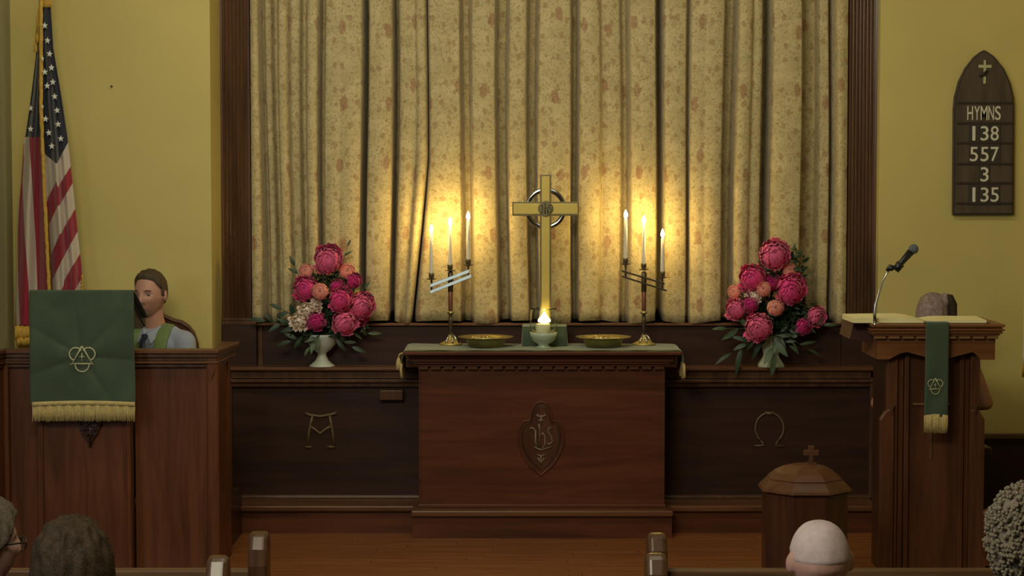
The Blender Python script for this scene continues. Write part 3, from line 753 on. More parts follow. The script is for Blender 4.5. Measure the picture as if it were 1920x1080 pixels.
def flower(px, py, d, Y, kind, mk, label, vase, aim=None, name='peony', group='bouquet blooms'):
    c = at(px, py, Y); R = d/2*Y/F_PX*1.08
    top = Vector(vase)
    dirv = aim if aim else Vector(((c.x-top.x)*1.3, -.75, (c.z-top.z)*.55-.02)).normalized()
    dirv = Vector(dirv).normalized()
    t = thing(name, label, 'flower', (c.x, c.y, c.z), group)
    o = bpy.data.objects.new('petals', bloom_mat(kind, (px*7) % 3, mk)); COL.objects.link(o); o.parent = t
    o.scale = (R, R, R); o.rotation_euler = (dirv.to_track_quat('Z', 'Y')).to_euler()
    st = MB(); e = c-dirv*R*.3; mid = (e+top)/2+Vector((0, .02, .02))
    st.tube([e, mid, top+Vector((0, 0, -.06))], [.005, .004, .004], 6)
    part('stem', st, M['leaf'], t)
    return t
def leaf_grid(L, W, bend, fold=.15):
    P = []
    for i in range(7):
        t = i/6; wd = W*math.sin(PI*(.04+.93*t))**.8*(1-.25*t); zz = -bend*t*t*L
        P.append([(q*wd, L*t, zz+abs(q)*wd*fold) for q in (-1, -.5, 0, .5, 1)])
    return P
LEAF = {}
def sprig(a, b, nl, L, W, mk, label, seed, name='leafy_sprig', bend=.3):
    rr = random.Random(seed); a = Vector(a); b = Vector(b)
    t = thing(name, label, 'foliage', a, 'bouquet greenery')
    mid = (a+b)/2+Vector((0, -.01, .02)); path = [a, mid, b]
    part('stem', MB().tube(path, [.003, .0025, .0015], 6), M['leaf'], t)
    key = (L, W, bend, mk)
    if key not in LEAF:
        LEAF[key] = MB().grid(leaf_grid(L, W, bend)).mesh('leaf'); LEAF[key].materials.append(M[mk])
    for k in range(nl):
        q = (k+1)/nl; p = (a*(1-q)**2+mid*2*q*(1-q)+b*q*q)
        d = (b-a).normalized(); sd = 1 if k % 2 else -1
        side = Vector((d.z, 0, -d.x))*sd
        if k == nl-1: side = Vector((0, 0, 0))
        dd = (d*rr.uniform(.7, 1.1)+side*rr.uniform(.5, .9)+Vector((0, rr.uniform(-.5, .1), 0))).normalized()
        nrm = Vector((rr.uniform(-.4, .4), -1, rr.uniform(.1, .7)))
        x = dd.cross(nrm).normalized(); zax = x.cross(dd)
        o = bpy.data.objects.new('leaf', LEAF[key]); COL.objects.link(o); o.parent = t
        o.matrix_local = Matrix.Translation(p-a) @ Matrix((x, dd, zax)).transposed().to_4x4() @ Matrix.Scale(rr.uniform(.8, 1.15), 4)
    return t
YV = 12.42
# left urn
vx = Xp(604, YV); vz = zl
lv = thing('flower_urn', 'white ceramic pedestal urn holding the left flower arrangement', 'vase', (vx, YV, vz), 'flower urns on the ledge')
hh = Zr(626, YV)-vz
part('body', MB().lathe([(.078, 0), (.080, .006), (.066, .016), (.040, .040), (.028, .066), (.026, .080), (.034, .088), (.062, .110), (.084, .140), (.092, hh-.02), (.100, hh), (.090, hh), (.080, .15), (.05, .115), (.01, .1)], (vx, YV, vz), 36), M['white'], lv, recalc=True)
part('moss', MB().sphere((vx, YV, vz+hh-.02), (.085, .085, .035)), M['leaf'], lv)
vx2 = Xp(1445, YV)
rv = thing('flower_urn', 'pale green angular pedestal vase holding the right flower arrangement', 'vase', (vx2, YV, vz), 'flower urns on the ledge')
part('body', MB().lathe([(.084, 0), (.084, .012), (.056, .052), (.048, .07), (.052, .085), (.056, .12), (.072, .16), (.080, hh), (.072, hh), (.05, .13), (.01, .1)], (vx2, YV, vz), 8, smooth=False, rot=PI/8), M['pale_green'], rv, recalc=True)
part('moss', MB().sphere((vx2, YV, vz+hh-.02), (.07, .07, .035)), M['leaf'], rv)
# foliage mounds (dense small greens nobody could count)
def greens(cx, rows, label, seed, vz_):
    rr = random.Random(seed); m = MB()
    for px, py, rx, ry, n in rows:
        for k in range(n):
            a = rr.random()*2*PI; q = math.sqrt(rr.random()); c = at(px+rx*q*math.cos(a), py+ry*q*math.sin(a), YV+rr.uniform(-.08, .05))
            M3 = Euler((rr.uniform(0, 6), rr.uniform(0, 6), rr.uniform(0, 6))).to_matrix(); L = rr.uniform(.025, .055)
            m.grid([[tuple(M3 @ Vector(p)+c) for p in row] for row in leaf_grid(L, L*.3, .3)[::2]])
    b = (cx, YV, vz_+hh-.02)
    single('filler_greens', m, M['leaf'], label, 'foliage', b, kind='stuff')
greens(vx, [(615, 560, 55, 60, 330), (600, 605, 62, 26, 210), (655, 605, 32, 22, 60)], 'small dark green filler leaves packed between the left arrangement blooms', 4, vz)
greens(vx2, [(1450, 560, 60, 62, 330), (1465, 600, 62, 34, 210), (1490, 500, 20, 35, 60), (1500, 590, 34, 34, 90)], 'small dark green filler leaves packed between the right arrangement blooms', 5, vz)
FL = [(615,487,52,'peony','rose','topmost rose-pink peony of the left arrangement',-.10),
 (574,508,30,'ranunculus','coral','coral bloom just below left of the top peony, left arrangement',-.04),
 (650,508,32,'ranunculus','coral','coral bloom just below right of the top peony, left arrangement',-.04),
 (573,541,44,'peony','hot','hot pink peony at the upper left, left arrangement',-.09),
 (600,546,33,'ranunculus','coral','round coral bloom facing front in the middle of the left arrangement',-.16),
 (663,527,28,'peony','mag','small magenta bloom at the right edge under the coral one, left arrangement',-.05),
 (639,562,44,'peony','hot','hot pink peony in the centre of the left arrangement',-.15),
 (678,573,46,'peony','rose','rose-pink peony at the far right of the left arrangement',-.10),
 (575,582,30,'loose','cream','cream-pink ragged bloom at the centre left, left arrangement',-.13),
 (591,574,24,'loose','cream','small cream bloom just below the round coral one, left arrangement',-.12),
 (560,603,34,'loose','cream','lowest cream-pink ragged bloom of the left arrangement',-.13),
 (592,603,34,'peony','mag','dark magenta bloom low beside the cream blooms, left arrangement',-.13),
 (646,605,44,'peony','rose','rose-pink peony at the bottom right, left arrangement',-.15),
 (673,596,30,'peony','mag','dark magenta bloom under the far right peony, left arrangement',-.06),
 (632,538,26,'peony','mag','small magenta bloom above the central peony, left arrangement',-.09)]
FR = [(1451,478,54,'peony','rose','topmost rose-pink peony of the right arrangement',-.08),
 (1480,506,30,'ranunculus','coral','coral bloom just below right of the top peony, right arrangement',-.06),
 (1410,522,48,'peony','hot','hot pink peony at the upper left, right arrangement',-.10),
 (1446,530,32,'peony','mag','dark magenta bloom in the middle of the right arrangement',-.06),
 (1482,543,54,'peony','hot','large hot pink peony at the right of the right arrangement',-.12),
 (1377,547,28,'ranunculus','coral','coral bloom at the far left edge of the right arrangement',-.05),
 (1431,541,30,'ranunculus','coral','coral bloom in the centre of the right arrangement',-.14),
 (1414,555,28,'loose','cream','pale peach bloom below left of the central coral one, right arrangement',-.12),
 (1380,580,38,'peony','rose','rose-pink peony at the lower left edge, right arrangement',-.08),
 (1406,571,30,'peony','mag','dark magenta bloom under the pale peach one, right arrangement',-.12),
 (1454,577,33,'ranunculus','coral','round coral bloom facing front, low in the right arrangement',-.15),
 (1422,614,50,'peony','rose','rose-pink peony at the bottom of the right arrangement',-.15),
 (1529,593,36,'peony','rose','rose-pink peony at the far right edge, right arrangement',-.04),
 (1506,612,30,'peony','mag','dark magenta bloom at the lower right, right arrangement',-.07)]
for lst, vb in ((FL, (vx, YV, vz+hh)), (FR, (vx2, YV, vz+hh))):
    for px, py, d, kind, mk, lab, dy in lst:
        flower(px, py, d, YV+dy, kind, mk, lab, vb, name={'peony': 'peony', 'ranunculus': 'ranunculus', 'loose': 'ruffled_bloom'}[kind])
A = Vector((vx, YV-.03, vz+hh)); B = Vector((vx2, YV-.03, vz+hh))
def sp(A, px, py, nl, L, W, mk, lab, seed, dy=-.05): sprig(A+Vector((0, dy*.4, 0)), at(px, py, YV+dy), nl, L, W, mk, lab, seed)
sp(A, 497, 602, 7, .09, .017, 'leaf', 'long leafy stem reaching far left over the ledge, left arrangement', 1, -.08)
sp(A, 528, 580, 6, .09, .022, 'leaf', 'dark leafy stem rising left of the cream blooms, left arrangement', 2)
sp(A, 545, 640, 5, .08, .015, 'leaf', 'drooping leafy stem at lower left, left arrangement', 3, -.10)
sp(A, 582, 650, 4, .08, .015, 'leaf2', 'grey-green leaves hanging over the left urn rim', 5, -.15)
sp(A, 690, 625, 6, .08, .012, 'leaf2', 'thin-leaved stem at lower right, left arrangement', 6)
sp(A, 652, 462, 9, .045, .009, 'leaf2', 'thin upright sprig beside the top peony, left arrangement', 7, -.02)
sp(A, 552, 498, 8, .06, .014, 'leaf', 'dark sprig at upper left beside the coral bloom, left arrangement', 8, -.02)
sp(A, 683, 540, 7, .05, .012, 'leaf', 'dark sprig at right below the magenta bloom, left arrangement', 9, -.02)
sp(A, 660, 650, 4, .08, .014, 'leaf', 'dark leafy stem drooping right of the left urn', 10, -.10)
sp(B, 1372, 662, 4, .15, .017, 'leaf', 'long blade-like leaves drooping at lower left, right arrangement', 11, -.12)
sp(B, 1362, 616, 4, .11, .018, 'leaf2', 'broad leaves reaching left below the lower left peony, right arrangement', 12, -.10)
sp(B, 1400, 645, 4, .08, .016, 'leaf', 'small drooping leaves left of the right vase rim', 13, -.12)
sp(B, 1488, 466, 9, .045, .010, 'leaf2', 'thin upright sprig beside the top peony, right arrangement', 14, -.02)
sp(B, 1513, 520, 8, .05, .010, 'leaf2', 'airy green sprig at the upper right edge, right arrangement', 15, -.02)
sp(B, 1545, 610, 6, .07, .014, 'leaf', 'leafy stem reaching to the far right peony, right arrangement', 16, -.05)
sp(B, 1516, 655, 4, .09, .010, 'leaf', 'thin drooping leaves at lower right, right arrangement', 17, -.08)
sp(B, 1450, 668, 3, .13, .026, 'leaf2', 'broad leaf hanging down the front of the right vase', 18, -.14)
sp(B, 1480, 648, 4, .08, .013, 'leaf', 'dark leaves drooping right of the right vase', 19, -.10)

# ================================================================== PULPIT
YF = 10.9
pu = thing('pulpit', 'wide reddish-brown panelled pulpit enclosure under the green fall', 'pulpit', (Xp(240, YF), YF+.2, CF))
z = lambda r: Zr(r, YF); X = lambda px, Y=YF: Xp(px, Y)
zt = z(655)
yr = YF+.04
part('side_panel', MB().box(X(250), X(388), yr, yr+.04, CF, zt-.03), M['altar_v'], pu, 'plain right front panel')
part('side_panel', MB().box(X(14), X(80), yr, yr+.04, CF, zt-.03), M['altar_v'], pu)
part('center_panel', MB().box(X(84), X(242), YF-.07, YF-.03, CF, zt-.03).box(X(80), X(246), YF-.03, yr+.02, CF, zt-.03), M['altar_v'], pu)
part('pilaster_strip', MB().box(X(75), X(86), YF-.085, YF-.02, CF, zt-.02), M['altar_v'], pu, bevel=.006)
part('pilaster_strip', MB().box(X(240), X(249), YF-.085, YF-.02, CF, zt-.02), M['altar_v'], pu, bevel=.006)
xs_ = at(426, 700, 11.38)
part('corner_post', MB().box(X(386), X(409), YF+.005, YF+.09, CF, zt-.02), M['altar_v'], pu, bevel=.012)
part('corner_post', MB().box(X(4), X(15), YF+.005, YF+.09, CF, zt-.02), M['altar_v'], pu, bevel=.012)
cb = MB()
for k, (xx, ww) in enumerate(((397, 7), (397, 4))): cb.prism_xz([(X(xx-ww), z(688)), (X(xx+ww), z(688)), (X(xx+ww-1), z(697)), (X(xx), z(707+4*k)), (X(xx-ww+1), z(697))], YF-.004-.006*k, YF+.01)
part('bracket', cb, M['altar_v'], pu)
side = MB().prism_xy([(X(409), YF+.06), (xs_.x, xs_.y), (xs_.x-.04, xs_.y), (X(409)-.05, YF+.09)], CF, zt-.03)
part('side_return', side, M['altar_v'], pu)
part('end_post', MB().box(xs_.x-.04, xs_.x+.012, xs_.y-.03, xs_.y+.05, CF, zt-.02), M['altar_v'], pu, bevel=.008)
lx = at(-60, 700, 10.55)
part('left_return', MB().prism_xy([(X(6), YF+.03), (X(6), YF+.07), (lx.x, lx.y+.04), (lx.x, lx.y)], CF, zt-.03), M['altar_v'], pu)
def cap_path(pts, out, za, zb_):
    m = MB(); L_ = []
    for i, p in enumerate(pts):
        a = Vector(pts[max(i-1, 0)]); b = Vector(pts[min(i+1, len(pts)-1)]); d = (b-a).normalized(); n = Vector((d.y, -d.x))
        L_.append((Vector(p)+n*out, Vector(p)-n*.05))
    for i in range(len(L_)-1):
        m.prism_xy([tuple(L_[i][0]), tuple(L_[i+1][0]), tuple(L_[i+1][1]), tuple(L_[i][1])], za, zb_)
    return m
pth = [(lx.x, lx.y+.02), (X(8), YF+.03), (X(404), YF+.03), (xs_.x+.01, xs_.y+.04)]
for k, (o_, za, zb_) in enumerate(((.055, zt-.022, zt), (.040, zt-.045, zt-.022), (.025, zt-.066, zt-.045), (.035, zt-.078, zt-.066), (.015, zt-.10, zt-.078))):
    part('cap_board' if k == 0 else 'cap_moulding', cap_path(pth, o_, za, zb_), M['trimwood'] if k in (0, 3) else M['pilaster'], pu, bevel=.004)
part('floor_board', MB().box(X(14), X(395), 11.0, 12.12, CF, CF+.28), M['dark'], pu)
# reading desk raised on the cap
dx0, dx1 = X(66), X(251)
zd = z(545)
db = at(280, 600, 11.24)
part('desk_board', MB().prism_yz([(YF-.12, zd), (YF-.12, zd-.02), (11.24, Zr(613, 11.24)), (11.24, Zr(597, 11.24))], dx0, dx1+.004), M['shade'], pu, bevel=.003)
part('desk_cheek', MB().prism_yz([(YF-.10, zd-.012), (YF-.10, zd-.20), (11.20, Zr(616, 11.20)), (11.235, Zr(606, 11.235))], dx1-.02, dx1-.002), M['shade'], pu)
part('desk_cheek', MB().prism_yz([(YF-.10, zd-.012), (YF-.10, zd-.20), (11.20, Zr(616, 11.20)), (11.235, Zr(606, 11.235))], dx0, dx0+.02), M['shade'], pu)
part('desk_column', MB().box(X(100), X(215), YF-.02, YF+.14, zt-.01, zd-.10), M['dark'], pu)
pn = MB()
Yn = YF-.075
pn.prism_xz([(at(a, b, Yn).x, at(a, b, Yn).z) for a, b in [(145,775),(192,775),(190,795),(184,812),(176,822),(169,838),(162,822),(154,812),(147,795)]], Yn-.02, Yn+.01)
for s_ in ([(150,795),(160,800),(168,792),(177,800),(188,795)], [(156,808),(168,804),(181,808)], [(163,818),(168,812),(175,818)], [(169,790),(169,836)]): stroke(pn, s_, Yn-.022, .006, 6)
part('carved_pendant', pn, M['dark'], pu, 'dark carved pendant below the fall', kind='stuff')

# green pulpit fall
YFa = YF-.145
ft = at(155, 660, YFa)
fa = thing('pulpit_fall', 'large green damask fall with embroidered emblem hanging from the pulpit desk', 'paraments', (ft.x, YFa, Zr(757, YFa)))
fa['category'] = 'hanging cloth'
P = []
x0, x1 = Xp(57, YFa), Xp(252, YFa); za, zb_ = Zr(544, YFa), Zr(757, YFa)
ex, ez = Xp(153, YFa), Zr(668, YFa)
def fall_y(x, zz):
    dx_, dz_ = x-ex, zz-ez; r_ = math.hypot(dx_, dz_); a = math.atan2(dz_, dx_)
    return (abs(math.sin(a*3.5+.3))**.6*-.016+.008)*min(1, r_/.12)*math.exp(-r_/.45)-.008*math.sin(a*3-1)*min(1, r_/.2)
for i in range(-5, 61):
    if i < 0:
        q = -i/5; row = [(x0+(x1-x0)*j/44, YFa+q*.44, za+.006-q*(za-Zr(598, 11.24)-.004)*1.0) for j in range(45)]
    else:
        t = i/60; row = []
        for j in range(45):
            u = j/44; xx = x0+(x1-x0)*u+.006*t*(u-.5)+.004*math.sin(t*9)*(u-.5); zz = za+(zb_-za)*t+.008*math.sin(PI*u)*t
            row.append((xx, YFa+fall_y(xx, zz)*min(1, t*6), zz))
    P.append(row)
part('cloth', MB().grid(P), M['green'], fa, solid=.003)
def fringe(mb, x0, x1, Y, ztop_, L, n, rr, top=.012):
    dxx = (x1-x0)/n
    for k in range(n):
        xx = x0+(k+.5)*dxx; l_ = L*rr.uniform(.95, 1.03); y = Y+.004*math.sin(k*.8)
        mb.tube([(xx, y, ztop_+.008*math.sin(PI*k/n)), (xx+rr.uniform(-.001, .001), y-.002, ztop_-l_*.5), (xx+rr.uniform(-.002, .002), y, ztop_-l_)], [dxx*.62, dxx*.6, dxx*.5], 5)
f_ = MB(); fringe(f_, Xp(60, YFa), Xp(253, YFa), YFa-.006, Zr(757, YFa), 33*YFa/F_PX, 84, random.Random(2))
part('fringe', f_, M['gold_cloth'], fa, kind='stuff')
f_ = MB(); P_ = []
for i in range(3): P_.append([(Xp(60+193*j/40, YFa), YFa-.012, Zr(757-3.5+i*4, YFa)+.008*math.sin(PI*j/40)) for j in range(41)])
part('fringe_band', MB().grid(P_), M['gold_cloth'], fa, solid=.004)
def emblem(parent, tri, circ, Y, r, cross):
    a = MB(); 
    for i in range(3): stroke(a, [tri[i], tri[(i+1) % 3]], Y-.004, r, 6, .5)
    part('triangle', a, M['thread'], parent)
    for cx, cy, rad, a0, a1 in circ:
        b = MB(); stroke(b, [(cx+rad*math.cos(t), cy+rad*math.sin(t)) for t in np.linspace(math.radians(a0), math.radians(a1), 18)], Y-.002, r, 6, .5); part('loop', b, M['thread'], parent)
    c = MB(); stroke(c, [(cross[0], cross[1]-cross[2]), (cross[0], cross[1]+cross[2])], Y-.004, r*.7, 6, .5); stroke(c, [(cross[0]-cross[2]*.6, cross[1]-1), (cross[0]+cross[2]*.6, cross[1]-1)], Y-.005, r*.7, 6, .5)
    part('small_cross', c, M['thread'], parent)
em = part('emblem', MB().tube([at(131, 683, YFa-.010), at(175, 683, YFa-.010)], .0028, 6), M['thread'], fa, 'gold embroidered triangle and three loops')
emblem(em, [(153.5,649),(135.5,682),(173,682)], [(142,664,12,100,330),(166,664,12,210,440),(154,684,13,-5,185)], YFa-.009, .0040, (153.5, 670, 8))

# ================================================================== DRAPED FLAG ON ITS POLE
YFl = 11.85
pb, pt = at(101, 720, YFl+.02), at(80, -60, YFl+.02)
dirp = (pt-pb).normalized(); bot = pb+dirp*((CF-pb.z)/dirp.z)+Vector((0, 0, .05))
fg = thing('flag_stand', 'wooden flag pole on a round base behind the pulpit, leaning slightly', 'flag pole', (bot.x, bot.y, CF), 'flag poles')
part('pole', MB().tube([bot, pt], .013, 14), M['pole'], fg)
part('base', MB().lathe([(.15, 0), (.15, .02), (.12, .035), (.03, .05), (.02, .10)], (bot.x, bot.y, CF), 32), M['brass'], fg, recalc=True)
def interp(pts, y):
    ys = [p[0] for p in pts]
    if y <= ys[0]: return pts[0][1]
    if y >= ys[-1]: return pts[-1][1]
    for i in range(len(pts)-1):
        if ys[i] <= y <= ys[i+1]:
            t = (y-ys[i])/(ys[i+1]-ys[i]); return pts[i][1]+(pts[i+1][1]-pts[i][1])*t
seam = [(-40,77),(10,77),(200,77),(330,82),(545,92),(660,98)]
Ledge = [(-40,74),(60,73),(93,69),(160,61),(200,56),(255,48),(262,45),(340,40),(400,34),(480,33),(545,30),(612,28)]
Redge = [(-40,92),(14,95),(90,100),(180,115),(260,127),(350,137),(430,145),(500,153),(560,155),(640,158)]
foldx = [(-40,86),(14,88),(200,100),(300,106),(345,107),(430,112),(480,117),(545,120),(640,124)]
fgl = thing('flag', 'red, white and blue national flag hanging draped from the pole', 'flag', (pt.x, YFl, Zr(612, YFl)), 'draped flags')
def flag_side(which):
    verts = []; st = []; ca = []; P = []
    ys = np.arange(-40, 613 if which == 'L' else 641, 3.0); n = 33
    for y in ys:
        row = []
        sx = interp(seam, y)
        for j in range(n):
            u = j/(n-1)
            if which == 'L':
                lx_ = interp(Ledge, y); x = lx_+(sx-lx_)*u
                s_ = interp([(-40, 0), (0, 0)], y)
                bs = [interp(Ledge, y), interp([(260,43),(345,41),(440,34),(530,31.5),(600,30)], y), interp([(260,45.5),(345,44),(440,46.5-11),(480,36),(530,34),(600,37)], y), interp([(260,56),(345,60),(440,66),(530,70),(600,72)], y), sx+.5]
                bs = [interp(Ledge, y)-1] + [interp([(262,44.5),(300,44.5),(345,42),(440,46.5),(530,53),(600,56)], y), interp([(260,55),(345,60),(440,66),(530,70),(600,72)], y), sx+1]
                if x < bs[1]:
                    # red stripe then white sliver at the outer edge
                    w_in = interp([(262,44.5),(300,42),(345,38.5),(440,33),(530,34),(600,37)], y)
                    sv = 3+.5 + (x-bs[1])/max(bs[1]-w_in, .01)*.5 if x > w_in else 2.5
                    sv = 1.5 if x > w_in else (2.5-2)   # red / white
                    sv = 1+(x-w_in)/max(bs[1]-w_in, .01) if x > w_in else 1-(w_in-x)/6
                elif x < bs[2]: sv = 2+(x-bs[1])/(bs[2]-bs[1])
                else: sv = 3+(x-bs[2])/max(bs[3]-bs[2], .01)*.99
                cn = (257-y)
                dy = .035*math.sin(u*9+y*.004)+.03*(1-u)
            else:
                rx = interp(Redge, y); x = sx+(rx-sx)*u; fx = interp(foldx, y)
                # stripes slope; value is the row where the stripe meets the fold line
                if x >= fx: yy_ = y+(x-fx)*1.55; ref = yy_
                else: yy_ = y-(fx-x)*-1.75; ref = y-(fx-x)*1.9
                tab = [(307,0),(353,1),(388,2),(440,3),(485,4),(527,5),(575,6),(620,7),(665,8)]
                if x < fx: tab = [(292,0),(312,1-.0),(340,1),(384,2),(438,3),(486,4),(535,5),(585,6),(640,7)]
                sv = interp([(a, b) for a, b in tab], ref)
                sv = sv+ (0 if x >= fx else 0)
                sv = sv  # odd -> red
                cy = 307-(x-fx)*1.7 if x >= fx else 307-(fx-x)*.85
                cn = cy-y
                ft_ = (x-fx)/max(rx-fx, 1) if x >= fx else (fx-x)/max(fx-sx, 1)
                dy = -.05*(1-min(1, abs(ft_)))-.02*math.sin(u*14+y*.006) + .012*math.sin(u*23)
            p = at(x, y, YFl+dy*(.35+.65*min(1, max(0, (y+40)/300))))
            row.append(tuple(p)); st.append(sv); ca.append(cn)
        P.append(row)
    m = MB().grid(P); me = m.mesh('cloth', ROOT[fgl.name])
    a = me.attributes.new('stripe', 'FLOAT', 'POINT'); a.data.foreach_set('value', st)
    a = me.attributes.new('canton', 'FLOAT', 'POINT'); a.data.foreach_set('value', ca)
    o = link('flag_cloth', me, M['flag'], fgl); mods(o, solid=.002); return o
fl_l = flag_side('L'); fl_r = flag_side('R')
def star(parent, px, py, r, Y, rot=0, sq=1):
    c = at(px, py, Y); pts = []
    for k in range(10):
        a = PI/2+k*PI/5+rot; q = r*(1 if k % 2 == 0 else .42)*Y/F_PX
        pts.append((c.x+q*math.cos(a)*sq, c.z+q*math.sin(a)))
    m = MB(); v = [(x, Y-.002, z_) for x, z_ in pts]+[(c.x, Y-.004, c.z)]
    v += [(x, Y+.001, z_) for x, z_ in pts]
    m.add(v, [(i, (i+1) % 10, 10) for i in range(10)]+[(i, 11+i, 11+(i+1) % 10, (i+1) % 10) for i in range(10)])
    part('star', m, M['starwhite'], parent)
for (px, py) in [(84,48),(89,76),(93,101),(96.5,127),(99,154),(102.5,181),(107,207),(109,233),(114,260),(84,135),(88.5,161),(85.5,223),(91.5,249),(97,274)]:
    star(fl_r, px, py, 6.6, YFl-.085, rot=random.uniform(-.15, .15), sq=.92)
star(fl_r, 80, 110, 5, YFl-.085, sq=.6); star(fl_r, 80, 200, 5, YFl-.085, sq=.5)
star(fl_l, 58, 203, 6, YFl-.03, sq=.75); star(fl_l, 57.5, 242, 6.5, YFl-.03, sq=.9)
# gold fringe down the seam and along the lower corners
g = MB(); pts = []; rr = random.Random(9)
for y in range(-40, 660, 8): pts.append(at(interp(seam, y)+rr.uniform(-.5, .5), y, YFl-.065))
g.tube(pts, [.0115*(1 if i > 3 else .9)*rr.uniform(.88, 1.1) for i in range(len(pts))], 8, .6)
part('gold_fringe', g, M['gold_trim'], fgl)
g = MB()
for (a0, b0, a1, b1, w_) in ((30, 612, 62, 612, 26), (34, 634, 60, 634, 16)):
    for k in range(12):
        t = k/11; p0 = at(a0+(a1-a0)*t, b0+rr.uniform(-2, 2), YFl-.02-.02*(b0 > 620)); p1 = at(a0+(a1-a0)*t+rr.uniform(-2, 2), b0+w_*rr.uniform(.9, 1.05), YFl-.02)
        g.tube([p0, (p0+p1)/2+Vector((0, -.008, 0)), p1], [.007, .009, .008], 6)
for k in range(8):
    p0 = at(155-k*.3, 515+k*8, YFl); g.tube([p0, p0+Vector((-.006, 0, -.03))], [.005, .007], 6)
for k in range(7):
    p0 = at(78+k*2.8, 4, YFl-.03); g.tube([at(77+k*2.4, -20, YFl-.03), p0, p0+Vector((.002, 0, -.03))], [.006, .007, .007], 6)
part('bullion_fringe', g, M['gold_trim'], fgl, kind='stuff')
g = MB()
for k, (xo, y0, y1) in enumerate(((70, 35, 62), (67, 45, 80))):
    g.tube([at(76, 5, YFl-.03), at(xo+2, 30, YFl-.04), at(xo, y1, YFl-.04)], [.003, .003, .004], 6); c = at(xo, y1, YFl-.04); g.lathe([(.003, 0), (.009, -.01), (.010, -.03), (.012, -.055)], c, 10)
part('cord_tassel', g, M['gold_trim'], fgl, kind='stuff')
# edge of a second flag at the far right
rb = at(1961, 500, 12.0)
fg2 = thing('flag_stand', 'second wooden flag pole standing at the far right edge', 'flag pole', (rb.x, 12.0, 0), 'flag poles')
part('pole', MB().tube([(rb.x, 12.0, .03), (rb.x-.02, 12.0, 2.4)], .013, 12), M['pole'], fg2)
part('base', MB().lathe([(.14, 0), (.14, .02), (.11, .035), (.03, .05), (.02, .10)], (rb.x, 12.0, 0), 28), M['brass'], fg2, recalc=True)
P = []
for i in range(30):
    t = i/29; z0_ = 2.35+(Zr(686, 12.0)-2.35)*t; row = []
    for j in range(22):
        u = j/21; wl = .015+.10*min(1, t*1.4); row.append((rb.x-.02-wl+(wl*2.2)*u, 11.97-.03*math.sin(u*12)*min(1, t*2+.1), z0_))
    P.append(row)
f2 = thing('flag', 'white flag with gold fringe, only its edge showing at the far right', 'flag', (rb.x, 11.97, Zr(705, 12.0)), 'draped flags')
part('flag_cloth', MB().grid(P), M['starwhite'], f2, solid=.002)
g = MB()
for j in range(26):
    u = j/25; xx = rb.x-.02-.115+.253*u; y = 11.97-.03*math.sin(u*12); g.tube([(xx, y, Zr(684, 12.0)), (xx, y-.003, Zr(695, 12.0)), (xx, y, Zr(706, 12.0))], [.006, .007, .006], 6)
part('bullion_fringe', g, M['gold_trim'], f2, kind='stuff')

# ================================================================== LECTERN
YR = 10.75; z = lambda r: Zr(r, YR); X = lambda px: Xp(px, YR)
le = thing('lectern', 'tall wooden lectern with scalloped apron and dentils at the right', 'lectern', (X(1748), YR+.25, CF))
D = .46
part('front_panel', MB().box(X(1706), X(1800), YR+.03, YR+.05, CF, z(650)), M['lectern'], le)
part('stile', MB().box(X(1664), X(1684), YR+.0, YR+.05, CF, z(650)), M['lectern'], le, bevel=.006)
part('stile', MB().box(X(1684), X(1696), YR+.022, YR+.05, CF, z(650)).box(X(1697), X(1706), YR+.008, YR+.05, CF, z(650)), M['lectern'], le, bevel=.004)
part('stile', MB().box(X(1820), X(1838), YR+.0, YR+.05, CF, z(650)), M['lectern'], le, bevel=.006)
part('stile', MB().box(X(1810), X(1820), YR+.022, YR+.05, CF, z(650)).box(X(1800), X(1809), YR+.008, YR+.05, CF, z(650)), M['lectern'], le, bevel=.004)
part('case', MB().box(X(1666), X(1836), YR+.05, YR+D, CF, z(650)), M['dark'], le)
for sgn, xa_, xb_ in ((-1, 1650, 1676), (1, 1846, 1822)):
    # lower corner pier with a sloping shoulder
    zz = z(770); m = MB()
    m.prism_xz([(X(xa_), CF), (X(xb_), CF), (X(xb_), z(768)), (X((xa_+2*xb_)/3), z(766)), (X((2*xa_+xb_)/3), z(772)), (X(xa_), z(786))], YR-.022, YR+.03)
    part('corner_pier', m, M['lectern'], le, bevel=.005)
    part('pier_drop', MB().prism_xz([(X(xb_)-sgn*.0, z(758)), (X(xb_)+sgn*.03, z(758)), (X(xb_)+sgn*.015, z(776))], YR-.03, YR+.0), M['pilaster'], le)
# scalloped apron
sc_l = [(1640, 648), (1640, 672)]
def apron_pts():
    P_ = [(1641, 640), (1641, 672), (1664, 672)]
    for t in np.linspace(0, 1, 12): P_.append((1664+34*t, 672-13*math.sin(PI/2*t)))
    for t in np.linspace(.1, 1, 8): P_.append((1698+42*t, 659+11*t))
    P_ += [(1758, 673)]
    for t in np.linspace(0, .9, 8): P_.append((1775+42*t, 670-11*t))
    for t in np.linspace(0, 1, 12): P_.append((1817+17*t, 659+14*(1-math.cos(PI/2*t))))
    P_ += [(1861, 673), (1861, 640)]
    return [(X(a), z(b)) for a, b in P_]
part('apron', MB().prism_xz(apron_pts(), YR-.05, YR-.02), M['apron'], le)
part('apron_board', MB().box(X(1641), X(1861), YR-.055, YR-.018, z(641), z(629)), M['apron'], le)
part('apron_side', MB().box(X(1641), X(1646), YR-.03, YR+.42, z(672), z(630)), M['apron'], le)
part('apron_side', MB().box(X(1856), X(1861), YR-.03, YR+.42, z(672), z(630)), M['apron'], le)
for k, (o_, ra, rb_) in enumerate(((7, 628, 624), (11, 624, 618), (15, 618, 615), (15, 611, 606))):
    part('cornice', MB().box(X(1636-o_*.6), X(1861+o_), YR-.05-o_*.003, YR+.44, z(ra), z(rb_)+.0005), M['apron'], le, bevel=.003)
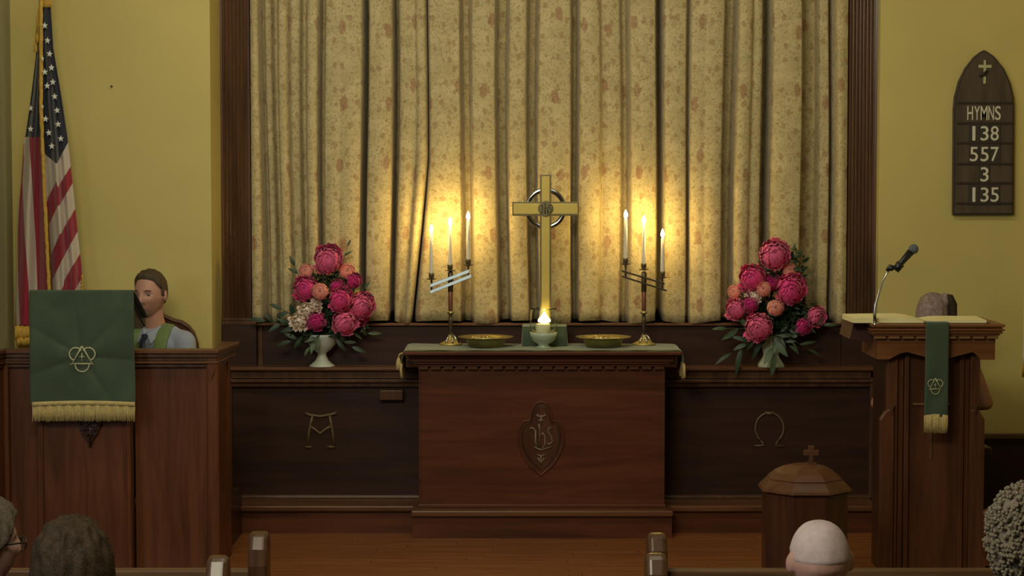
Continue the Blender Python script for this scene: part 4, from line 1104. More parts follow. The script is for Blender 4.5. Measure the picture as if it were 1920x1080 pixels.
part('cornice', MB().box(X(1630), X(1871), YR-.085, YR+.44, z(615), z(611)), M['lectern'], le)
for k in range(9):
    x0_ = 1634+k*26.2
    part('dentil', MB().box(X(x0_), X(x0_+20.5), YR-.085, YR-.05, z(633), z(628.5)), M['dent'], le, bevel=.002)
part('reading_board', MB().prism_xz([(X(1603), z(608)), (X(1700), z(606)), (X(1700), z(628)), (X(1638), z(644)), (X(1596), z(637))], YR+.06, YR+.40), M['redcover'], le, 'dark red slanted end of the reading board')
cx_ = MB(); cx_.box(X(1746.5), X(1750.5), YR+.022, YR+.031, z(862), z(735)); cx_.box(X(1714), X(1783), YR+.0215, YR+.0312, z(760.5), z(756.5))
part('inlaid_cross', cx_, M['pew'], le, kind=None)
# runner
YRr = YR-.10
ru = thing('lectern_runner', 'narrow green runner with embroidered emblem hanging down the lectern front', 'hanging cloth', (Xp(1757, YRr), YRr, Zr(780, YRr)))
P = []
for i in range(-4, 41):
    row = []
    for j in range(13):
        u = j/12; xx = Xp(1735+43*u, YRr)
        if i < 0: row.append((xx, YRr-i*.02, Zr(605, YRr)+.001))
        else:
            t = i/40; row.append((Xp(1735-1*t+43.5*u, YRr), YRr+.003*math.sin(u*6+t*7)*t-.002, Zr(605+176*t, YRr)))
    P.append(row)
part('cloth', MB().grid(P), M['green'], ru, solid=.003)
f_ = MB(); fringe(f_, Xp(1733, YRr), Xp(1778, YRr), YRr-.005, Zr(779, YRr), 33*YRr/F_PX, 26, random.Random(3))
part('fringe', f_, M['gold_cloth'], ru, kind='stuff')
em = part('emblem', MB().tube([at(1742, 730, YRr-.006), at(1766, 730, YRr-.006)], .0018, 6), M['thread'], ru, 'embroidered triangle and three loops')
emblem(em, [(1754,709),(1743.5,729.5),(1764.5,729.5)], [(1747,719,7,100,330),(1761,719,7,210,440),(1754,731,8,-5,185)], YRr-.006, .0024, (1754, 723, 5))
# open book
bk = thing('open_book', 'large open book with cream pages lying on the lectern', 'book', (X(1737), YR+.17, z(605)))
zb = z(605)+.001
def pages(x0, x1, sgn, h, tilt):
    P = []
    for j in range(15):
        u = j/14; xx = x0+(x1-x0)*u
        hz_ = h*(math.sin(min(1, u*3.2)*PI/2))*(1-.15*u)+.004
        P.append([(xx+(.012*q*sgn*u), YR-.03+.30*q, zb+hz_+tilt*q) for q in np.linspace(0, 1, 7)])
    top = P; m = MB(); m.grid(top)
    n = len(top); fr_ = [r_[0] for r_ in top]; bk_ = [r_[-1] for r_ in top]
    m.add(fr_+[(p[0], p[1], zb) for p in fr_], [(i, i+1, i+1+n, i+n) for i in range(n-1)])
    m.add(bk_+[(p[0], p[1], zb) for p in bk_], [(i+1, i, i+n, i+1+n) for i in range(n-1)])
    k = len(top[-1]); e = top[-1]; m.add(list(e)+[(p[0], p[1], zb) for p in e], [(i, i+1, i+1+k, i+k) for i in range(k-1)])
    return m
part('pages', pages(X(1736), X(1598), -1, .024, .004), M['page'], bk, 'left page block')
part('pages', pages(X(1738), X(1846), 1, .012, .002), M['page'], bk, 'right page block')
part('cover', MB().box(X(1594), X(1852), YR-.035, YR+.28, z(605)-.003, z(605)+.001), M['redcover'], bk)
# microphone on a gooseneck
YM = YR-.06
mc = thing('microphone', 'black microphone on a curved silver gooseneck at the lectern left edge', 'microphone', (Xp(1641, YM), YM, z(606)))
neck = [(1641,607),(1640,590),(1642,572),(1648,550),(1655,528),(1662,514),(1668,505)]
part('gooseneck', MB().tube([at(a, b, YM) for a, b in neck], [.011, .0095, .008, .006, .0055, .0055, .0055], 12), M['chrome'], mc)
part('flange', MB().lathe([(.02, 0), (.018, .006), (.011, .01)], at(1641, 607, YM)+Vector((0, 0, -.004)), 20), M['chrome'], mc, recalc=True)
part('swivel', MB().tube([at(1663, 508, YM), at(1669, 500, YM), at(1679, 502, YM)], [.011, .013, .010], 12).sphere(at(1671, 503, YM), .016, 12, 8), M['black'], mc)
part('clip', MB().tube([at(1679, 507, YM), at(1689, 494, YM)], [.020, .023], 14), M['black'], mc)
part('handle', MB().tube([at(1680, 504, YM), at(1686, 497, YM), at(1708, 472, YM)], [.012, .015, .020], 16), M['black'], mc)
q = at(1713, 467, YM)
part('grille', MB().sphere(q, .0265, 18, 12), M['mesh_grey'], mc)

# ================================================================== FONT
YO = 10.0; z = lambda r: Zr(r, YO); fx = Xp(1523.5, YO); RR = .2215/math.cos(PI/8)
fo = thing('baptismal_font', 'octagonal wooden baptismal font with domed lid in front of the lectern', 'font', (fx, YO+RR, NF))
c = (fx, YO+RR, NF)
zt = z(933)-NF
part('body', MB().lathe([(RR*1.0, 0), (RR*1.0, .05), (RR*.93, .08), (RR*.93, zt-.0)], c, 8, False, rot=PI/8), M['font'], fo, recalc=True, bevel=.004)
part('lid', MB().lathe([(RR*.97, zt), (RR*1.03, zt+.008), (RR*1.0, zt+.022), (RR*.86, zt+.055), (RR*.83, zt+.062)], c, 8, False, rot=PI/8), M['fontlid'], fo, 'lighter flared lid rim', recalc=True, bevel=.003)
part('dome', MB().lathe([(RR*.81, zt+.058), (RR*.82, zt+.068), (RR*.66, zt+.098), (RR*.48, zt+.120), (RR*.30, zt+.132), (RR*.05, zt+.136)], c, 8, False, rot=PI/8), M['fontlid'], fo, 'domed lid', recalc=True, bevel=.002)
Yc = YO+RR; zc_ = NF+zt+.132; X = lambda px: Xp(px, Yc); zz = lambda r: Zr(r, Yc)
cf = MB().prism_xz([(X(1510), zc_), (X(1534), zc_), (X(1531), zc_+.012), (X(1526), zz(867)), (X(1526), zz(854)), (X(1536), zz(854)), (X(1536), zz(844)), (X(1527), zz(844)), (X(1528), zz(836)), (X(1516), zz(836)), (X(1517), zz(844)), (X(1508), zz(844)), (X(1508), zz(854)), (X(1518), zz(854)), (X(1518), zz(867)), (X(1513), zc_+.012)], Yc-.012, Yc+.012)
part('cross_finial', cf, M['fontlid'], fo, bevel=.003)

# ================================================================== HYMN BOARD
YH = YWR-.03; z = lambda r: Zr(r, YH); X = lambda px: Xp(px, YH, 250)
hb = thing('hymn_board', 'pointed-arch wooden hymn number board hanging on the right yellow wall', 'sign', (X(1845), YH, z(403)))
def arch(g, y0, y1):
    h_ = [(1902, 403), (1900.5, 205), (1899, 182), (1892, 154), (1880, 128), (1862, 106), (1850, 97.5), (1843, 94)]
    l_ = [(1836, 97.5), (1824, 107), (1808, 128), (1796, 153), (1789, 181), (1787, 205), (1788, 403)]
    cx0, cy0 = 1844.5, 250
    pts = [(X(cx0+(a-cx0)*(1-g/57)), z(cy0+(b-cy0)*(1-g/150))) for a, b in [l_[-1]]+h_+l_[:-1]]
    return MB().prism_xz(pts, y0, y1)
part('frame', arch(0, YH-.008, YH+.029), M['board_d'], hb, bevel=.003)
part('board', arch(3.2, YH-.014, YH-.006), M['board'], hb)
for r_ in (193, 231, 268, 307, 343, 381): part('rail', MB().box(X(1792.5), X(1898), YH-.022, YH-.012, z(r_+2), z(r_-2)), M['board_d'], hb, bevel=.002)
part('gilt_cross', MB().prism_xz([(X(a), z(b)) for a, b in ((1841.2,157),(1845.8,157),(1845.8,127.5),(1856,127.5),(1856,122),(1845.5,122),(1845.5,113),(1841.5,113),(1841.5,122),(1832,122),(1832,127.5),(1841.5,127.5))], YH-.020, YH-.012), M['thread'], hb)
part('hook', MB().sphere(at(1843, 140, YH-.02), (.022, .007, .014)).tube([at(1836, 143, YH-.02), at(1852, 132, YH-.03)], .006, 8), M['board_d'], hb)
def text(s_, px, row, h, wpx, mat, parent, Y, name='letter'):
    cu = bpy.data.curves.new('t', 'FONT'); cu.body = s_; cu.size = 1; cu.extrude = .02; cu.offset = .004; cu.align_x = 'LEFT'
    o = bpy.data.objects.new('t', cu); COL.objects.link(o)
    me = bpy.data.meshes.new_from_object(o.evaluated_get(bpy.context.evaluated_depsgraph_get())); bpy.data.objects.remove(o, do_unlink=True)
    xs = [v.co.x for v in me.vertices]; ys = [v.co.y for v in me.vertices]
    ax, bx, ay, by = min(xs), max(xs), min(ys), max(ys)
    c = at(px, row, Y); H = h*Y/F_PX; W = wpx*Y/F_PX; off = ROOT[rootof(parent).name]
    for v in me.vertices:
        x, y, zz = v.co; v.co = (c.x+(x-(ax+bx)/2)/(bx-ax)*W-off.x, Y-zz*.1-off.y, c.z+(y-(ay+by)/2)/(by-ay)*H-off.z)
    me.update(); return link(name, me, mat, parent)
for ch, px in zip('HYMNS', (1819, 1832, 1845, 1858.5, 1871)): text(ch, px, 212, 26, 12.5 if ch == 'M' else 10.5, M['letter'], hb, YH-.016)
def row_nums(s_, xs, row):
    for ch, px in zip(s_, xs):
        cdp = part('number_card', MB().box(X(px-10), X(px+9.5), YH-.020, YH-.014, z(row+19), z(row-19)), M['card'], hb)
        text(ch, px, row, 27, 5.5 if ch == '1' else 15, M['letter'], cdp, YH-.022, 'numeral')
row_nums('138', (1826, 1846, 1865), 250); row_nums('557', (1826, 1846, 1865), 289); row_nums('3', (1846,), 327); row_nums('135', (1826, 1846, 1865), 365)

# ================================================================== PEWS
def pew_end_profile():      # (y, z) relative to the front of the back, floor
    return [(-.56, 0), (.10, 0), (.10, .60), (.075, .72), (.09, .80), (.115, .88), (.13, .96), (.12, 1.03), (.09, 1.08), (.05, 1.10), (.005, 1.09), (-.025, 1.05), (-.03, .99), (-.02, .92), (-.06, .80), (-.18, .66), (-.40, .60), (-.52, .58), (-.56, .52)]
def pew(xa_, xb_, Y, zr, ends, ztop_e, label):
    # people face +Y (towards the altar); the back rest is nearer the camera
    t = thing('pew', label, 'pew', ((xa_+xb_)/2, Y, NF), 'church pews')
    h = zr-NF
    part('back_panel', MB().prism_yz([(Y-.02, NF+.1), (Y+.005, NF+.1), (Y-.002, zr-.04), (Y-.03, zr-.04)], xa_, xb_), M['pew_dark'], t)
    part('top_rail', MB().prism_yz([(Y-.045, zr-.05), (Y+.012, zr-.05), (Y+.018, zr-.02), (Y+.006, zr-.002), (Y-.02, zr+.002), (Y-.042, zr-.008)], xa_, xb_), M['pew'], t, bevel=.004)
    part('seat', MB().box(xa_, xb_, Y, Y+.42, NF+.41, NF+.44), M['pew_dark'], t, bevel=.005)
    part('book_rack', MB().box(xa_, xb_, Y-.11, Y-.03, zr-.38, zr-.36).box(xa_, xb_, Y-.12, Y-.105, zr-.36, zr-.30), M['pew_dark'], t)
    for xe in ends:
        pr = [(Y-(a)*1, NF+b*(ztop_e-NF)/1.10) for a, b in pew_end_profile()]
        part('pew_end', MB().prism_yz(pr, xe, xe+.084), M['pewend'], t, bevel=.03, segs=5)
YP1, YP2, YP3 = 8.62, 7.80, 6.75
zr1 = Zr(1064, YP1)
e1 = Xp(468, YP1); e1r = Xp(1213, YP1); e2 = Xp(389, YP2); e2r = Xp(1209, YP2)
pew(-3.1, e1, YP1, zr1, (e1,), Zr(995, YP1-.05), 'front left pew, its rail just above the frame bottom before the pulpit')
pew(e1r+.07, 4.2, YP1, zr1, (e1r,), Zr(998, YP1-.05), 'front right pew, its rail running before the lectern')
pew(-3.1, e2, YP2, zr1, (e2,), Zr(1040, YP2-.05), 'second left pew, only its rounded end post showing')
pew(e2r+.07, 4.2, YP2, zr1, (e2r,), Zr(1036, YP2-.05), 'second right pew, only its rounded end post showing')

# ================================================================== PEOPLE
def ico(n):
    bm = bmesh.new(); bmesh.ops.create_icosphere(bm, subdivisions=n, radius=1)
    v = np.array([x.co[:] for x in bm.verts]); f = [tuple(q.index for q in p.verts) for p in bm.faces]; bm.free(); return v, f
IV, IFc = ico(5)
def head_surface(d):
    """head shape for unit directions d (n,3); face towards -Y; crown z=+.118, chin z=-.118"""
    x, y, z = d[:, 0], d[:, 1], d[:, 2]
    t = np.clip((-z-.05)/.95, 0, 1)
    X = x*.076*(1-.34*t**1.1); Y = y*.097; Z = z*.118
    back = (y > 0)
    Y = np.where(back, Y*(1-.55*np.clip((-z-.15)/.85, 0, 1)), Y*(1-.06*t))
    X = X*(1+.05*np.clip(y, 0, 1))
    k_ = np.where(z > 0, np.clip(1-z*z, .02, 1)**-.10, 1); X = X*k_; Y = Y*k_
    front = np.clip((-y-.25)/.5, 0, 1)
    g = lambda a, s: np.exp(-(a/s)**2)
    nose_t = np.clip((.030-Z)/.055, 0, 1); nose = g(X, .0105+.004*nose_t)*nose_t*(Z > -.034)*.031*np.where(Z < -.022, np.clip((Z+.036)/.014, 0, 1), 1)
    eyes = -(g(X-.031, .016)+g(X+.031, .016))*g(Z-.014, .012)*.012
    brow = (g(X-.030, .020)+g(X+.030, .020))*g(Z-.034, .009)*.005
    lips = g(X, .022)*(g(Z+.050, .006)+g(Z+.063, .007))*.006 - g(X, .024)*g(Z+.0565, .0028)*.003
    chin = g(X, .022)*g(Z+.098, .016)*.009
    cheek = (g(X-.045, .018)+g(X+.045, .018))*g(Z+.018, .02)*.004
    Y = Y - front*(nose+eyes+brow+lips+chin+cheek)
    return np.stack([X, Y, Z], 1)
HS = head_surface(IV)
def hair_mesh(name, M4, thick, hairline, noise=.006, seed=0, drop=None, vol=(1, 1, 1), nf=60):
    """closed shell: where hairline(d)>0 it stands proud of the skin, elsewhere it sinks under it"""
    from mathutils import noise as NZ
    m = np.clip(hairline(IV), 0, 1); m = m*m*(3-2*m)
    nr = HS/np.linalg.norm(HS, axis=1)[:, None]
    P = HS.copy(); th = thick(IV)
    nzv = np.array([NZ.noise(Vector((p[0]*nf+seed, p[1]*nf, p[2]*nf*.16))) for p in HS])
    off = m*(th+noise*nzv)-(1-m)*.010
    P = P + nr*off[:, None]
    if drop is not None: P = drop(P, IV, m)
    mb = MB(); mb.add([tuple(M4 @ Vector(p)) for p in P], IFc, True); return mb
def seated(name, label, loc, yaw, head_yaw=0, head_pitch=0, lean=0, lat=0, skin='skin', shirt='shirt', legs='cloth_dk', group=None, sleeves=True, hair='hair_br', hairline=None, thick=None, scale=1.0, hs=(1, 1, 1), nk=0, vox=.0065, elbows=.25, extra=None, noise=.006, drop=None, shoulder=.185, hnf=60, ear=True):
    """person sitting with the hips at loc (seat top); local front is -Y"""
    t = thing(name, label, 'person', loc, group, yaw)
    t.scale = (scale, scale, scale)
    V = Vector; ca, sa = math.cos(lean), math.sin(lean); hy0 = .10
    def T(p):     # lean the upper body forward about the hips
        x, y, z = p; z -= hy0; return V((x+lat*z, y*ca-z*sa, y*sa+z*ca+hy0))
    sh = shoulder
    neckb, neck, hc = T((0, .02, .545)), T((0, .004, .625)), T((0, -.022, .745+nk))
    Mh = Matrix.Translation(hc) @ Matrix.Rotation(head_yaw, 4, 'Z') @ Matrix.Rotation(head_pitch, 4, 'X') @ Matrix.Diagonal((*hs, 1))
    b = MB()
    b.add([tuple(Mh @ Vector(p)) for p in HS], IFc, True)
    if ear:
        for s_ in (-1, 1):
            e = MB().sphere((0, 0, 0), (.010, .019, .032), 14, 10)
            R_ = Mh @ Matrix.Translation((s_*.079, .012, -.002)) @ Matrix.Rotation(s_*.35, 4, 'Z') @ Matrix.Rotation(-.15, 4, 'X')
            b.add([tuple(R_ @ Vector(p)) for p in e.v], e.f, True)
    b.cone(neckb, .066, neck, .056, 20); b.cone(neck, .056, Mh @ V((0, .018, -.045)), .054, 20)
    # trunk
    def trunk(m, g):
        for (p, r_) in (((0, .01, .47), (.175, .10, .09)), ((0, .005, .38), (.165, .112, .12)), ((0, 0, .25), (.145, .105, .13)), ((0, 0, .11), (.17, .125, .11))):
            q = T(p); m.sphere(q, tuple(a+g for a in r_), 28, 18)
        m.cone(T((-.10, .02, .52)), .055+g, T((.10, .02, .52)), .055+g, 18)
    trunk(b, -.008)
    for s_ in (-1, 1):
        S, E, W_ = T((s_*sh, .02, .49)), T((s_*elbows, -.02, .235)), V((s_*.10, -.27-.5*abs(sa), .17))
        b.cone(T((s_*.08, .02, .52)), .05, S, .055, 16); b.cone(S, .055, E, .040, 16); b.cone(E, .040, W_, .026, 16)
        hd = (V((s_*.05, -.40-.5*abs(sa), .165))-W_).normalized(); pm_ = W_+hd*.055
        b.sphere(pm_, (.040, .045, .018), 14, 10)
        for k in range(4):
            o_ = V((s_*(.030-.019*k), 0, 0)); L_ = (.062, .074, .078, .068)[k]
            a1 = pm_+hd*.032+o_; a2 = a1+hd*L_*.5+V((0, 0, .001)); a3 = a2+hd*L_*.38+V((0, 0, -.020))
            b.cone(a1, .0095, a2, .0088, 8); b.cone(a2, .0088, a3, .0078, 8)
        b.cone(W_+V((-s_*.022, -.02, .0)), .012, W_+V((-s_*.045, -.062, -.004)), .0095, 8); b.cone(W_+V((-s_*.045, -.062, -.004)), .0095, W_+V((-s_*.040, -.088, -.008)), .0085, 8)
        H, K, A_ = V((s_*.095, 0, .09)), V((s_*.12, -.43, .08)), V((s_*.12, -.41, -.36))
        b.cone(H, .085, K, .060, 18); b.cone(K, .060, A_, .040, 18); b.cone(A_, .04, V((s_*.125, -.55, -.405)), .032, 12)
    body = bake(b, vox, 2 if vox < .006 else 5); body.name = 'body'
    body.polygons.foreach_set('use_smooth', [True]*len(body.polygons))
    bo = link('body', body, M[skin], t)
    # shirt: slightly larger trunk and sleeves
    c = MB(); trunk(c, .012)
    for s_ in (-1, 1):
        S, E, W_ = T((s_*sh, .02, .49)), T((s_*elbows, -.02, .235)), V((s_*.10, -.27-.5*abs(sa), .17))
        c.cone(T((s_*.06, .02, .525)), .055, S, .069, 18)
        if sleeves: c.cone(S, .069, E, .054, 18); c.tube([E, E+(W_-E)*.5, E+(W_-E)*.88], [.054, .047, .040], 16)
        else: c.cone(S, .069, S+(E-S)*.12, .062, 18)
    c.tube([T((0, .022, .53)), T((0, .014, .585))], [.085, .064], 20)
    cm = bake(c, .009, 5); link('shirt', cm, M[shirt], t)
    l = MB(); l.sphere((0, 0, .10), (.18, .135, .095), 24, 14)
    for s_ in (-1, 1):
        H, K, A_ = V((s_*.095, 0, .09)), V((s_*.12, -.43, .08)), V((s_*.12, -.41, -.34))
        l.cone(H, .098, K, .074, 18); l.cone(K, .074, A_, .058, 18)
    link('trousers', bake(l, .012, 5), M[legs], t)
    for s_ in (-1, 1):
        q = MB(); q.sphere((s_*.125, -.51, -.405), (.048, .125, .042), 18, 12); q.sphere((s_*.12, -.42, -.395), (.046, .06, .052), 16, 10)
        link('shoe', bake(q, .009, 3), M['black'], t)
    if hairline is not None:
        hm = hair_mesh('hair', Mh, thick, hairline, noise, seed=len(name)+loc[0], drop=drop, nf=hnf)
        link('hair', hm.mesh('hair'), M[hair], t)
    if extra: extra(t, Mh, T)
    return t, Mh, T
# ---- the man behind the pulpit
def short_hair(d, front=.42, side=-.12, nape=-.62):
    x, y, z = d[:, 0], d[:, 1], d[:, 2]
    line = np.where(y < -.2, front+.28*np.clip((-y-.2)/.5, 0, 1)*1.0-.35*np.clip(np.abs(x)-.55, 0, 1)*2, side+(nape-side)*np.clip((y+.2)/.7, 0, 1))
    return (z-line)/.10+.5
def man_extra(t, Mh, T):
    V = Vector
    for s_ in (-1, 1):
        q = MB().sphere((0, 0, 0), .0118, 14, 10); R_ = Mh @ Matrix.Translation((s_*.031, -.0715, .013))
        e = part('eye', MB().add([tuple(R_ @ Vector(p)) for p in q.v], q.f, True), M['eye'], t, local=True)
        q = MB().sphere((0, -.0078, 0), (.0055, .005, .0055), 10, 8); part('iris', MB().add([tuple(R_ @ Vector(p)) for p in q.v], q.f, True), M['iris'], e, local=True)
        q = MB().tube([Mh @ V((s_*(.014+.034*k/5), -.0905+.016*(k/5)**2, .033+.004*math.sin(PI*k/5))) for k in range(6)], [.0025, .004, .004, .0038, .003, .0015], 8)
        part('eyebrow', q, M['hair_br'], t, local=True)
    part('lips', MB().tube([Mh @ V((x, -.0975+.03*abs(x)*25*abs(x), -.0565)) for x in np.linspace(-.021, .021, 7)], [.001, .003, .0042, .0045, .0042, .003, .001], 8), M['lip'], t, local=True)
    # collar, tie and stole
    for s_ in (-1, 1):
        part('collar', MB().add([T((s_*.006, -.062, .555)), T((s_*.062, -.02, .590)), T((s_*.074, -.052, .545)), T((s_*.045, -.112, .492)), T((s_*.012, -.088, .545))], [(0, 1, 2, 3, 4)]), M['shirt'], t, local=True, solid=.005)
        st = [T((s_*.066, .055, .585)), T((s_*.080, .01, .595)), T((s_*.088, -.05, .562)), T((s_*.090, -.105, .48)), T((s_*.088, -.136, .38)), T((s_*.085, -.135, .25)), T((s_*.08, -.16, .16))]
        P = [[p+V((-.036, -.004, .004 if i < 2 else 0)), p+V((.008, -.010, .004)), p+V((.052, -.002, -.004))] for i, p in enumerate(st)]
        part('stole', MB().grid(P), M['stole'], t, local=True, solid=.006, subsurf=2)
    part('tie_knot', MB().add([T((-.019, -.098, .545)), T((.019, -.098, .545)), T((.012, -.118, .515)), T((-.012, -.118, .515))], [(0, 1, 2, 3)]), M['tie'], t, local=True, solid=.016, bevel=.005)
    part('tie', MB().grid([[T((-w_, y_, z_)), T((0, y_-.006, z_)), T((w_, y_, z_))] for w_, y_, z_ in ((.013, -.118, .52), (.022, -.135, .46), (.027, -.142, .38), (.032, -.135, .25), (.034, -.13, .18))]), M['tie'], t, local=True, solid=.006)
hx, hz_ = at(291, 551, 11.66).x, Zr(507, 11.66)
fz_ = hz_-.905-.05
man_y = 11.70
SEATM = hz_-.902
seated('person', 'man in pale blue shirt, navy tie and green stole sitting behind the pulpit', (hx+.0, man_y, SEATM), -.40, head_yaw=.04, nk=.018, head_pitch=.10, lean=.06, hs=(1.14, 1.08, 1.10), skin='skin', shirt='shirt', hair='hair_br',
       hairline=lambda d: short_hair(d, .56, .02, -.45), thick=lambda d: .005+.014*np.clip(d[:, 2], 0, 1), vox=.005, extra=man_extra, scale=1.0, noise=.006)
# his arched wooden chair
YCH = 11.92
ch = thing('arched_chair', 'carved wooden chair with arched back behind the man', 'chair', (Xp(287, YCH), YCH, CF+.28)); X = lambda px: Xp(px, YCH); z = lambda r: Zr(r, YCH)
cxp = 290
half = [(0,578),(10,582),(22,590),(38,597),(52,600),(66,609),(76,622),(82,640),(84,660)]
top = [(cxp-a, b) for a, b in half[::-1]]+[(cxp+a, b) for a, b in half[1:]]
inn = [(cxp+(a-cxp)*.80, b+24+(0 if abs(a-cxp) < 70 else 4)) for a, b in top]
pts = top+inn[::-1]
b_ = [(X(a), z(b)) for a, b in pts]
m = MB(); n = len(top)
for y_, fl_ in ((YCH-.03, 0), (YCH+.02, 1)): m.v += [(x, y_, zz) for x, zz in b_]; 
N2 = len(b_)
for i in range(n-1):
    q = (i, i+1, N2-2-i, N2-1-i); m.f.append(q[::-1]); m.f.append(tuple(k+N2 for k in q))
for i in range(N2):
    j = (i+1) % N2; m.f.append((i, j, j+N2, i+N2))
m.smooth = [False]*len(m.f); m.m = [0]*len(m.f)
part('top_rail', m, M['chair'], ch, recalc=True, bevel=.008)
part('top_bead', MB().tube([Vector((X(a), YCH-.035, z(b+4))) for a, b in top], .007, 8), M['chair'], ch)
sz = SEATM
for s_ in (-1, 1):
    part('back_post', MB().box(X(cxp+s_*84)-.0, X(cxp+s_*67), YCH-.03, YCH+.02, CF+.28, z(655)), M['chair'], ch, bevel=.008)
    part('leg', MB().box(X(cxp+s_*84), X(cxp+s_*70), YCH-.50, YCH-.45, CF+.28, sz-.04), M['chair'], ch, bevel=.006)
    part('arm_rest', MB().box(X(cxp+s_*86), X(cxp+s_*68), YCH-.50, YCH-.0, sz+.20, sz+.23), M['chair'], ch, bevel=.01)
    part('arm_post', MB().box(X(cxp+s_*81), X(cxp+s_*72), YCH-.49, YCH-.46, sz-.02, sz+.20), M['chair'], ch, bevel=.005)
part('back_cushion', MB().box(X(cxp-64), X(cxp+64), YCH-.02, YCH+.01, sz+.1, z(640)), M['red_uph'], ch, bevel=.008)
part('seat', MB().box(X(cxp-80), X(cxp+80), YCH-.50, YCH+.01, sz-.05, sz+.002), M['red_uph'], ch, bevel=.012)

# ---- the woman behind the lectern, back to the room
YWm = 11.75
wz = Zr(551, YWm)
def long_line(d, front=.35, nape=-.75):
    x, y, z = d[:, 0], d[:, 1], d[:, 2]
    line = np.where(y < -.35, front, nape+(front-nape)*np.clip((-y-.0)/.35, 0, 1))
    return (z-line)/.12+.5
def bun(t, Mh, T):
    b = MB(); V = Vector
    b.sphere(Mh @ V((-.062, .062, .085)), (.034, .034, .045), 16, 12)
    q = MB().tube([Mh @ V((-.062, .06, .11)), Mh @ V((-.088, .075, .10)), Mh @ V((-.105, .08, .06)), Mh @ V((-.105, .08, 0)), Mh @ V((-.10, .085, -.06))], [.018, .026, .026, .024, .014], 14)
    part('ponytail', q, M['hair_dk'], t, local=True)
    part('hair_knot', b, M['hair_gb'], t, local=True)
wx = at(1748, 580, YWm).x
seated('person', 'person with grey-brown tied hair and bare arms, facing away behind the lectern', (wx+.01, YWm, wz-.875), PI, head_yaw=0, head_pitch=.12, lean=.05, skin='skin_d', shirt='skirtcloth', sleeves=False, hair='hair_gb', hairline=long_line,
       thick=lambda d: .018+.014*np.clip(d[:, 1], 0, 1), elbows=.318, extra=bun, vox=.0065, shoulder=.20)
bn = thing('bench', 'dark wooden bench under the person behind the lectern', 'bench', (wx, YWm, 0))
st_ = wz-.875
part('seat', MB().box(wx-.32, wx+.32, YWm-.17, YWm+.17, st_-.05, st_), M['dark'], bn, bevel=.01)
for a in (-.28, .24):
    for b in (-.15, .11): part('leg', MB().box(wx+a, wx+a+.04, YWm+b, YWm+b+.04, 0, st_-.05), M['dark'], bn)
# slender red ornament half hidden by the lectern
xo = at(1650, 900, 11.3).x; zo = CF; z = lambda r: Zr(r, 11.1)
fv = thing('floor_ornament', 'slender red floor ornament with pale round top left of the lectern', 'ornament', (xo, 11.1, CF))
part('body', MB().lathe([(.030, 0), (.034, .01), (.012, .03), (.010, .06), (.012, .10), (.020, .16), (.038, .27), (.040, .34), (.028, .42), (.012, .47), (.010, .50)], (xo, 11.1, CF), 20), M['redvase'], fv, recalc=True)
part('top_ball', MB().sphere((xo, 11.1, CF+.535), (.034, .034, .042)), M['cream'], fv)
for k in range(3): part('foot', MB().tube([(xo, 11.1, CF+.05), (xo+.05*math.cos(k*2.1+.3), 11.1+.05*math.sin(k*2.1+.3), CF+.03), (xo+.06*math.cos(k*2.1+.3), 11.1+.06*math.sin(k*2.1+.3), CF+.004)], .005, 6), M['brass'], fv)
# wooden chair right of the lectern, on the nave floor
YC2 = 10.12; X = lambda px: Xp(px, YC2); z = lambda r: Zr(r, YC2)
c2 = thing('side_chair', 'wooden chair with rounded back partly hidden between lectern and curly grey hair', 'chair', (X(1885), YC2, NF))
part('back', MB().prism_xz([(X(1846), z(1068)), (X(1924), z(1068)), (X(1926), z(960)), (X(1915), z(951)), (X(1856), z(951)), (X(1845), z(960))], YC2-.02, YC2+.02), M['chair'], c2, bevel=.012)
part('seat', MB().box(X(1846), X(1924), YC2-.40, YC2+.02, NF+.41, NF+.45), M['red_uph'], c2, bevel=.012)
for a in (1847, 1913):
    part('leg', MB().box(X(a), X(a+10), YC2-.02, YC2+.015, NF, z(1060)), M['chair'], c2); part('leg', MB().box(X(a), X(a+10), YC2-.39, YC2-.355, NF, NF+.41), M['chair'], c2)

# ---- people in the pews, seen from behind (facing the altar)
YQ = 6.9
pew(-3.4, Xp(330, YQ-.0), YQ-.22, zr1-.03, (Xp(330, YQ),), zr1+.1, 'nearest left pew, below the frame, holding the two people at the left')
pew(Xp(1230, YQ), 3.2, YQ-.22, zr1-.03, (Xp(1230, YQ),), zr1+.1, 'nearest right pew, below the frame, holding the people at the right')
def attend(px, row_top, lab, Hh=.865, Y=YQ, **k):
    zt_ = Zr(row_top, Y); sc_ = (zt_-(NF+.44))/Hh
    return seated('person', lab, (Xp(px, Y, 1000), Y, NF+.44), PI, scale=sc_, **k)
# woman with a full bob
def bob_drop(P, d, m):
    Q = P.copy(); low = np.clip((-d[:, 2]+.15)/1.1, 0, 1)*m
    Q[:, 0] *= 1+.28*low+.10*m; Q[:, 2] -= .035*low; Q[:, 1] += .03*low*(d[:, 1] > 0)+.008*m; return Q
attend(134, 976, 'person with a full dark brown bob, seen from behind at the lower left', Hh=.885, skin='skin_d', shirt='cloth_dk', hair='hair_dk', hairline=lambda d: long_line(d, .2, -1.1), thick=lambda d: .030+.016*np.clip(d[:, 1]+.3, 0, 1), drop=bob_drop, noise=.016, head_yaw=.1, hnf=95)
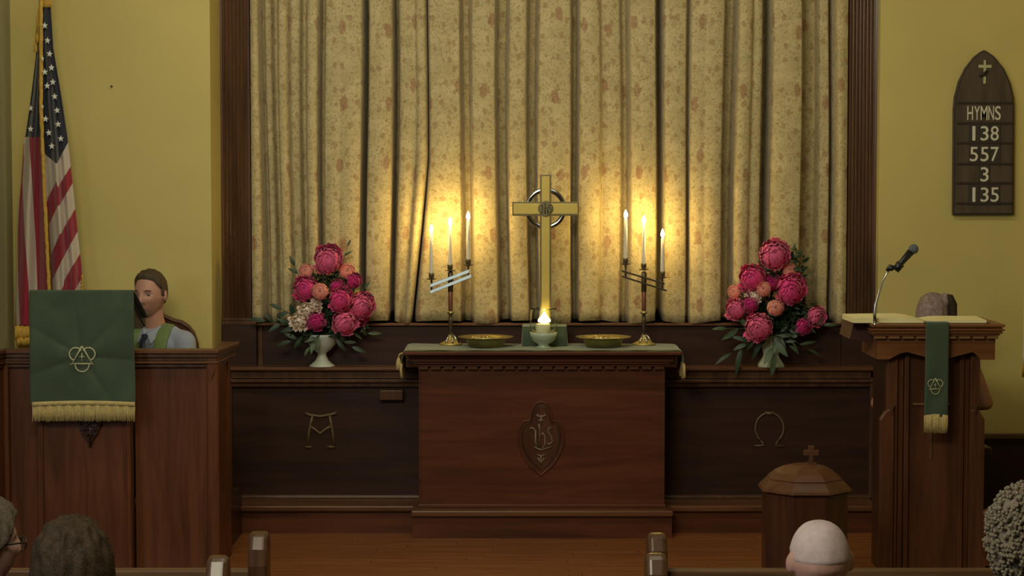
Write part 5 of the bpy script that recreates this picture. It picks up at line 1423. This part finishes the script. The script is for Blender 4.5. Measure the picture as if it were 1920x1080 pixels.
# glasses wearer at the very left edge
def glasses(t, Mh, T):
    V = Vector
    part('glasses', MB().tube([Mh @ V((.082, .01, .012)), Mh @ V((.079, -.06, .014)), Mh @ V((.062, -.100, .012)), Mh @ V((.015, -.112, .012)), Mh @ V((-.015, -.112, .012)), Mh @ V((-.062, -.100, .012)), Mh @ V((-.079, -.06, .014)), Mh @ V((-.082, .01, .012))], .0028, 8)
         .tube([Mh @ V((.037+.024*math.cos(a), -.106, .008+.018*math.sin(a))) for a in np.linspace(0, 2*PI, 15)[:-1]], .0022, 6, closed=True)
         .tube([Mh @ V((-.037+.024*math.cos(a), -.106, .008+.018*math.sin(a))) for a in np.linspace(0, 2*PI, 15)[:-1]], .0022, 6, closed=True), M['lens'], t, local=True, kind='stuff')
attend(-34, 944, 'person with short grey hair and glasses cut off by the left frame edge', Hh=.875, skin='skin_p', shirt='cloth_pu', hair='hair_sg', hairline=lambda d: short_hair(d, .30, .0, -.45), thick=lambda d: .022+.01*np.clip(d[:, 2], 0, 1), head_yaw=-1.0, hnf=110, noise=.006, extra=glasses)
# bald man
def fringe_hair(d):
    x, y, z = d[:, 0], d[:, 1], d[:, 2]
    top = 1+0*z; bot = (z-np.where(y > -.1, .02, .2))/.12+.5
    return np.minimum(np.minimum(top, bot), (y+.55)/.2)
attend(1539, 978, 'person with very short white hair and pink neck, seen from behind near the font', hs=(1.20, 1.1, 1.04), Hh=.87, skin='skin_p', shirt='cloth_be', hair='hair_wh', hairline=fringe_hair, thick=lambda d: .0015+0*d[:, 0], noise=.0008, head_yaw=.12)
# curly grey hair at the right edge
def curls(t, Mh, T):
    rr = random.Random(12); mb_ = MB()
    sv, sf = ico(1)
    for k in range(2500):
        i = rr.randrange(len(IV)); d = IV[i]
        if d[1] < -.35 and d[2] < .25: continue
        if d[2] < -.72: continue
        p = Vector(HS[i]); n_ = p.normalized(); r_ = rr.uniform(.0045, .0078); q = Mh @ (p+n_*rr.uniform(.030, .050))
        mb_.add([tuple(q+Vector(a)*r_*rr.uniform(.85, 1.15)) for a in sv], sf, True)
    part('curls', mb_, M['hair_gr'], t, local=True, kind='stuff')
attend(1932, 908, 'person with short curly grey hair at the lower right edge, seen from behind', Hh=.910, skin='skin_p', shirt='cloth_bl', hair='hair_gr', hairline=lambda d: long_line(d, .25, -.68), thick=lambda d: .036+0*d[:, 0], noise=.02, extra=curls, head_yaw=0)
